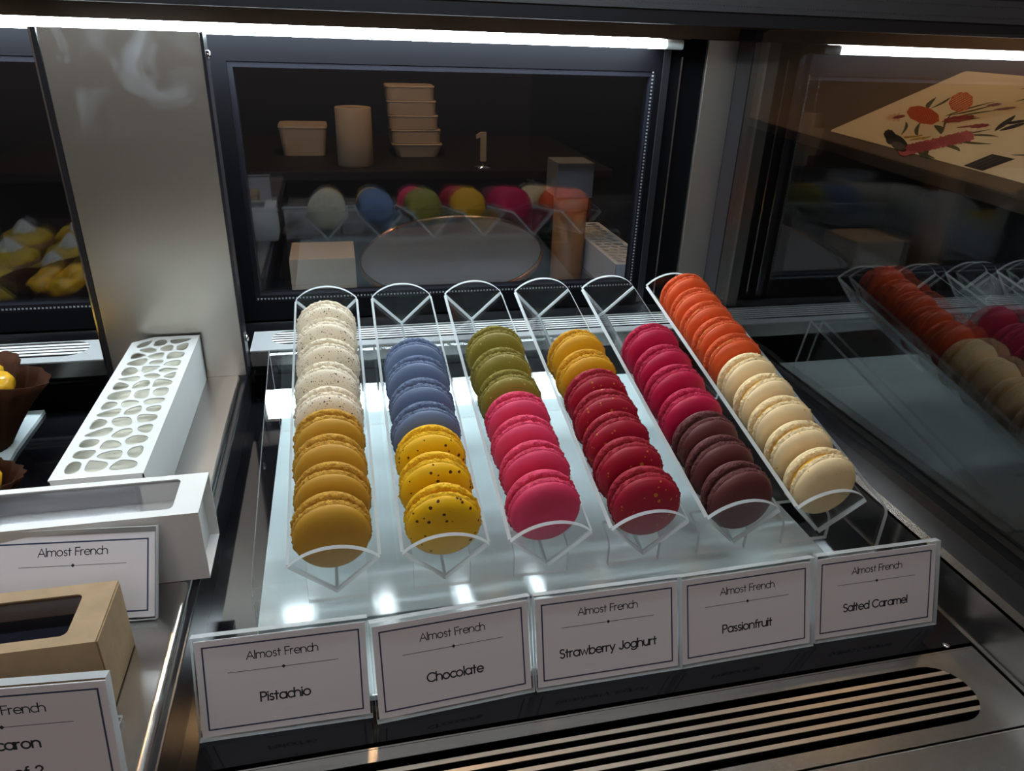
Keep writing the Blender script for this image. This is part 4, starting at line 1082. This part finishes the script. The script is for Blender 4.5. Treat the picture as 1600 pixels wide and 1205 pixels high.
put_print('printed_daisy', [leafshape(-0.148, 0.087, -0.148 + 0.026 * math.cos(a), 0.087 + 0.014 * math.sin(a), 0.004) for a in [2.2 + 0.42 * k for k in range(9)]], 'pale')
put_print('printed_daisy_centre', [ell(-0.146, 0.088, 0.009, 0.006, 0.3, z=0.0002, wob=0.1)], 'rose')
put_print('printed_bird', [art_ell(-0.0520, 0.0330, 17, 9, 0.5, z=0.0002), art_ell(-0.0950, 0.0450, 9, 7, 0.1, z=0.0003, wob=0.10), art_ell(-0.0800, 0.0390, 8, 9, 0.3, z=0.0003)], 'dark')
put_print('printed_bird_wing', [art_ell(-0.0420, 0.0270, 11, 5, 0.2, z=0.0004)], 'grey')
put_print('printed_bottlebrush', [art_ell(-0.0170 + 0.0048 * k, 0.0215 + 0.0068 * k, 10, 7, -0.2, 18, 0.0002 + 0.00005 * k, 0.12, k) for k in range(9)], 'pink')
put_print('printed_petals', art_scales(-0.006, 0.036, 26, 7, -0.2, 6, 3, 0.0008) + art_scales(0.012, 0.062, 24, 7, -0.2, 6, 3, 0.0008), 'rose')
put_print('printed_wattle', [ell(-0.058 + 0.006 * k, 0.048 + 0.004 * (k % 3), 0.006, 0.003, 0.3 * k, 12, 0.0002) for k in range(6)], 'straw')
put_print('printed_seed_head', [ell(-0.0443, 0.1083, 0.020, 0.011, 0.4, z=0.0002, wob=0.12)], 'rose')
put_print('printed_small_flower', [ell(0.0055, 0.1014, 0.013, 0.006, 0.3, z=0.0002, wob=0.15), leafshape(-0.02, 0.09, 0.0, 0.10, 0.006)], 'rose')
put_print('printed_small_flower', [ell(-0.040, 0.1515, 0.009, 0.005, 0.3, z=0.0002, wob=0.15), ell(-0.013, 0.1465, 0.013, 0.004, 0.5, z=0.0002, wob=0.15)], 'lilac')
put_print('printed_label', [prism([(0.0975, 0.0224), (0.0990, 0.0540), (0.1347, 0.0545), (0.1300, 0.0224)], ZP + 0.0002, ZP + 0.0003)], 'dark')
put_print('printed_label_lines', [prism([(0.105 + 0.008 * k, 0.027), (0.106 + 0.008 * k, 0.049), (0.107 + 0.008 * k, 0.049), (0.106 + 0.008 * k, 0.027)], ZP + 0.0003, ZP + 0.0004) for k in range(3)], 'grey')
put_print('printed_ribbon', [leafshape(0.040, 0.098, 0.020, 0.136, 0.010), leafshape(0.045, 0.100, 0.055, 0.126, 0.012), leafshape(0.030, 0.115, 0.052, 0.130, 0.010)], 'dark')
put_print('printed_flourish', [leafshape(0.12, 0.060, 0.150, 0.070, 0.003), leafshape(-0.055, 0.195, -0.045, 0.206, 0.002), leafshape(-0.022, 0.166, -0.012, 0.178, 0.003)], 'dark')

# cream-topped yellow tarts on the left deck, met by eye in the left door's reflection
TS = ['nearest the cup, middle file', 'second from the cup, middle file', 'third in the middle file', 'at the front of the middle file', 'at the back of the outer file', 'second in the outer file', 'third in the outer file', 'at the front of the outer file']
for i, (x, y) in enumerate([(-0.4930, 0.2000), (-0.4790, 0.1220), (-0.4800, 0.0480), (-0.4900, -0.0300), (-0.5620, 0.2100), (-0.5500, 0.1380), (-0.5480, 0.0600), (-0.5560, -0.0200)]):
    lemon_tart('yellow tart topped with cream on the left deck, ' + TS[i], (x, y, -0.0003), i)
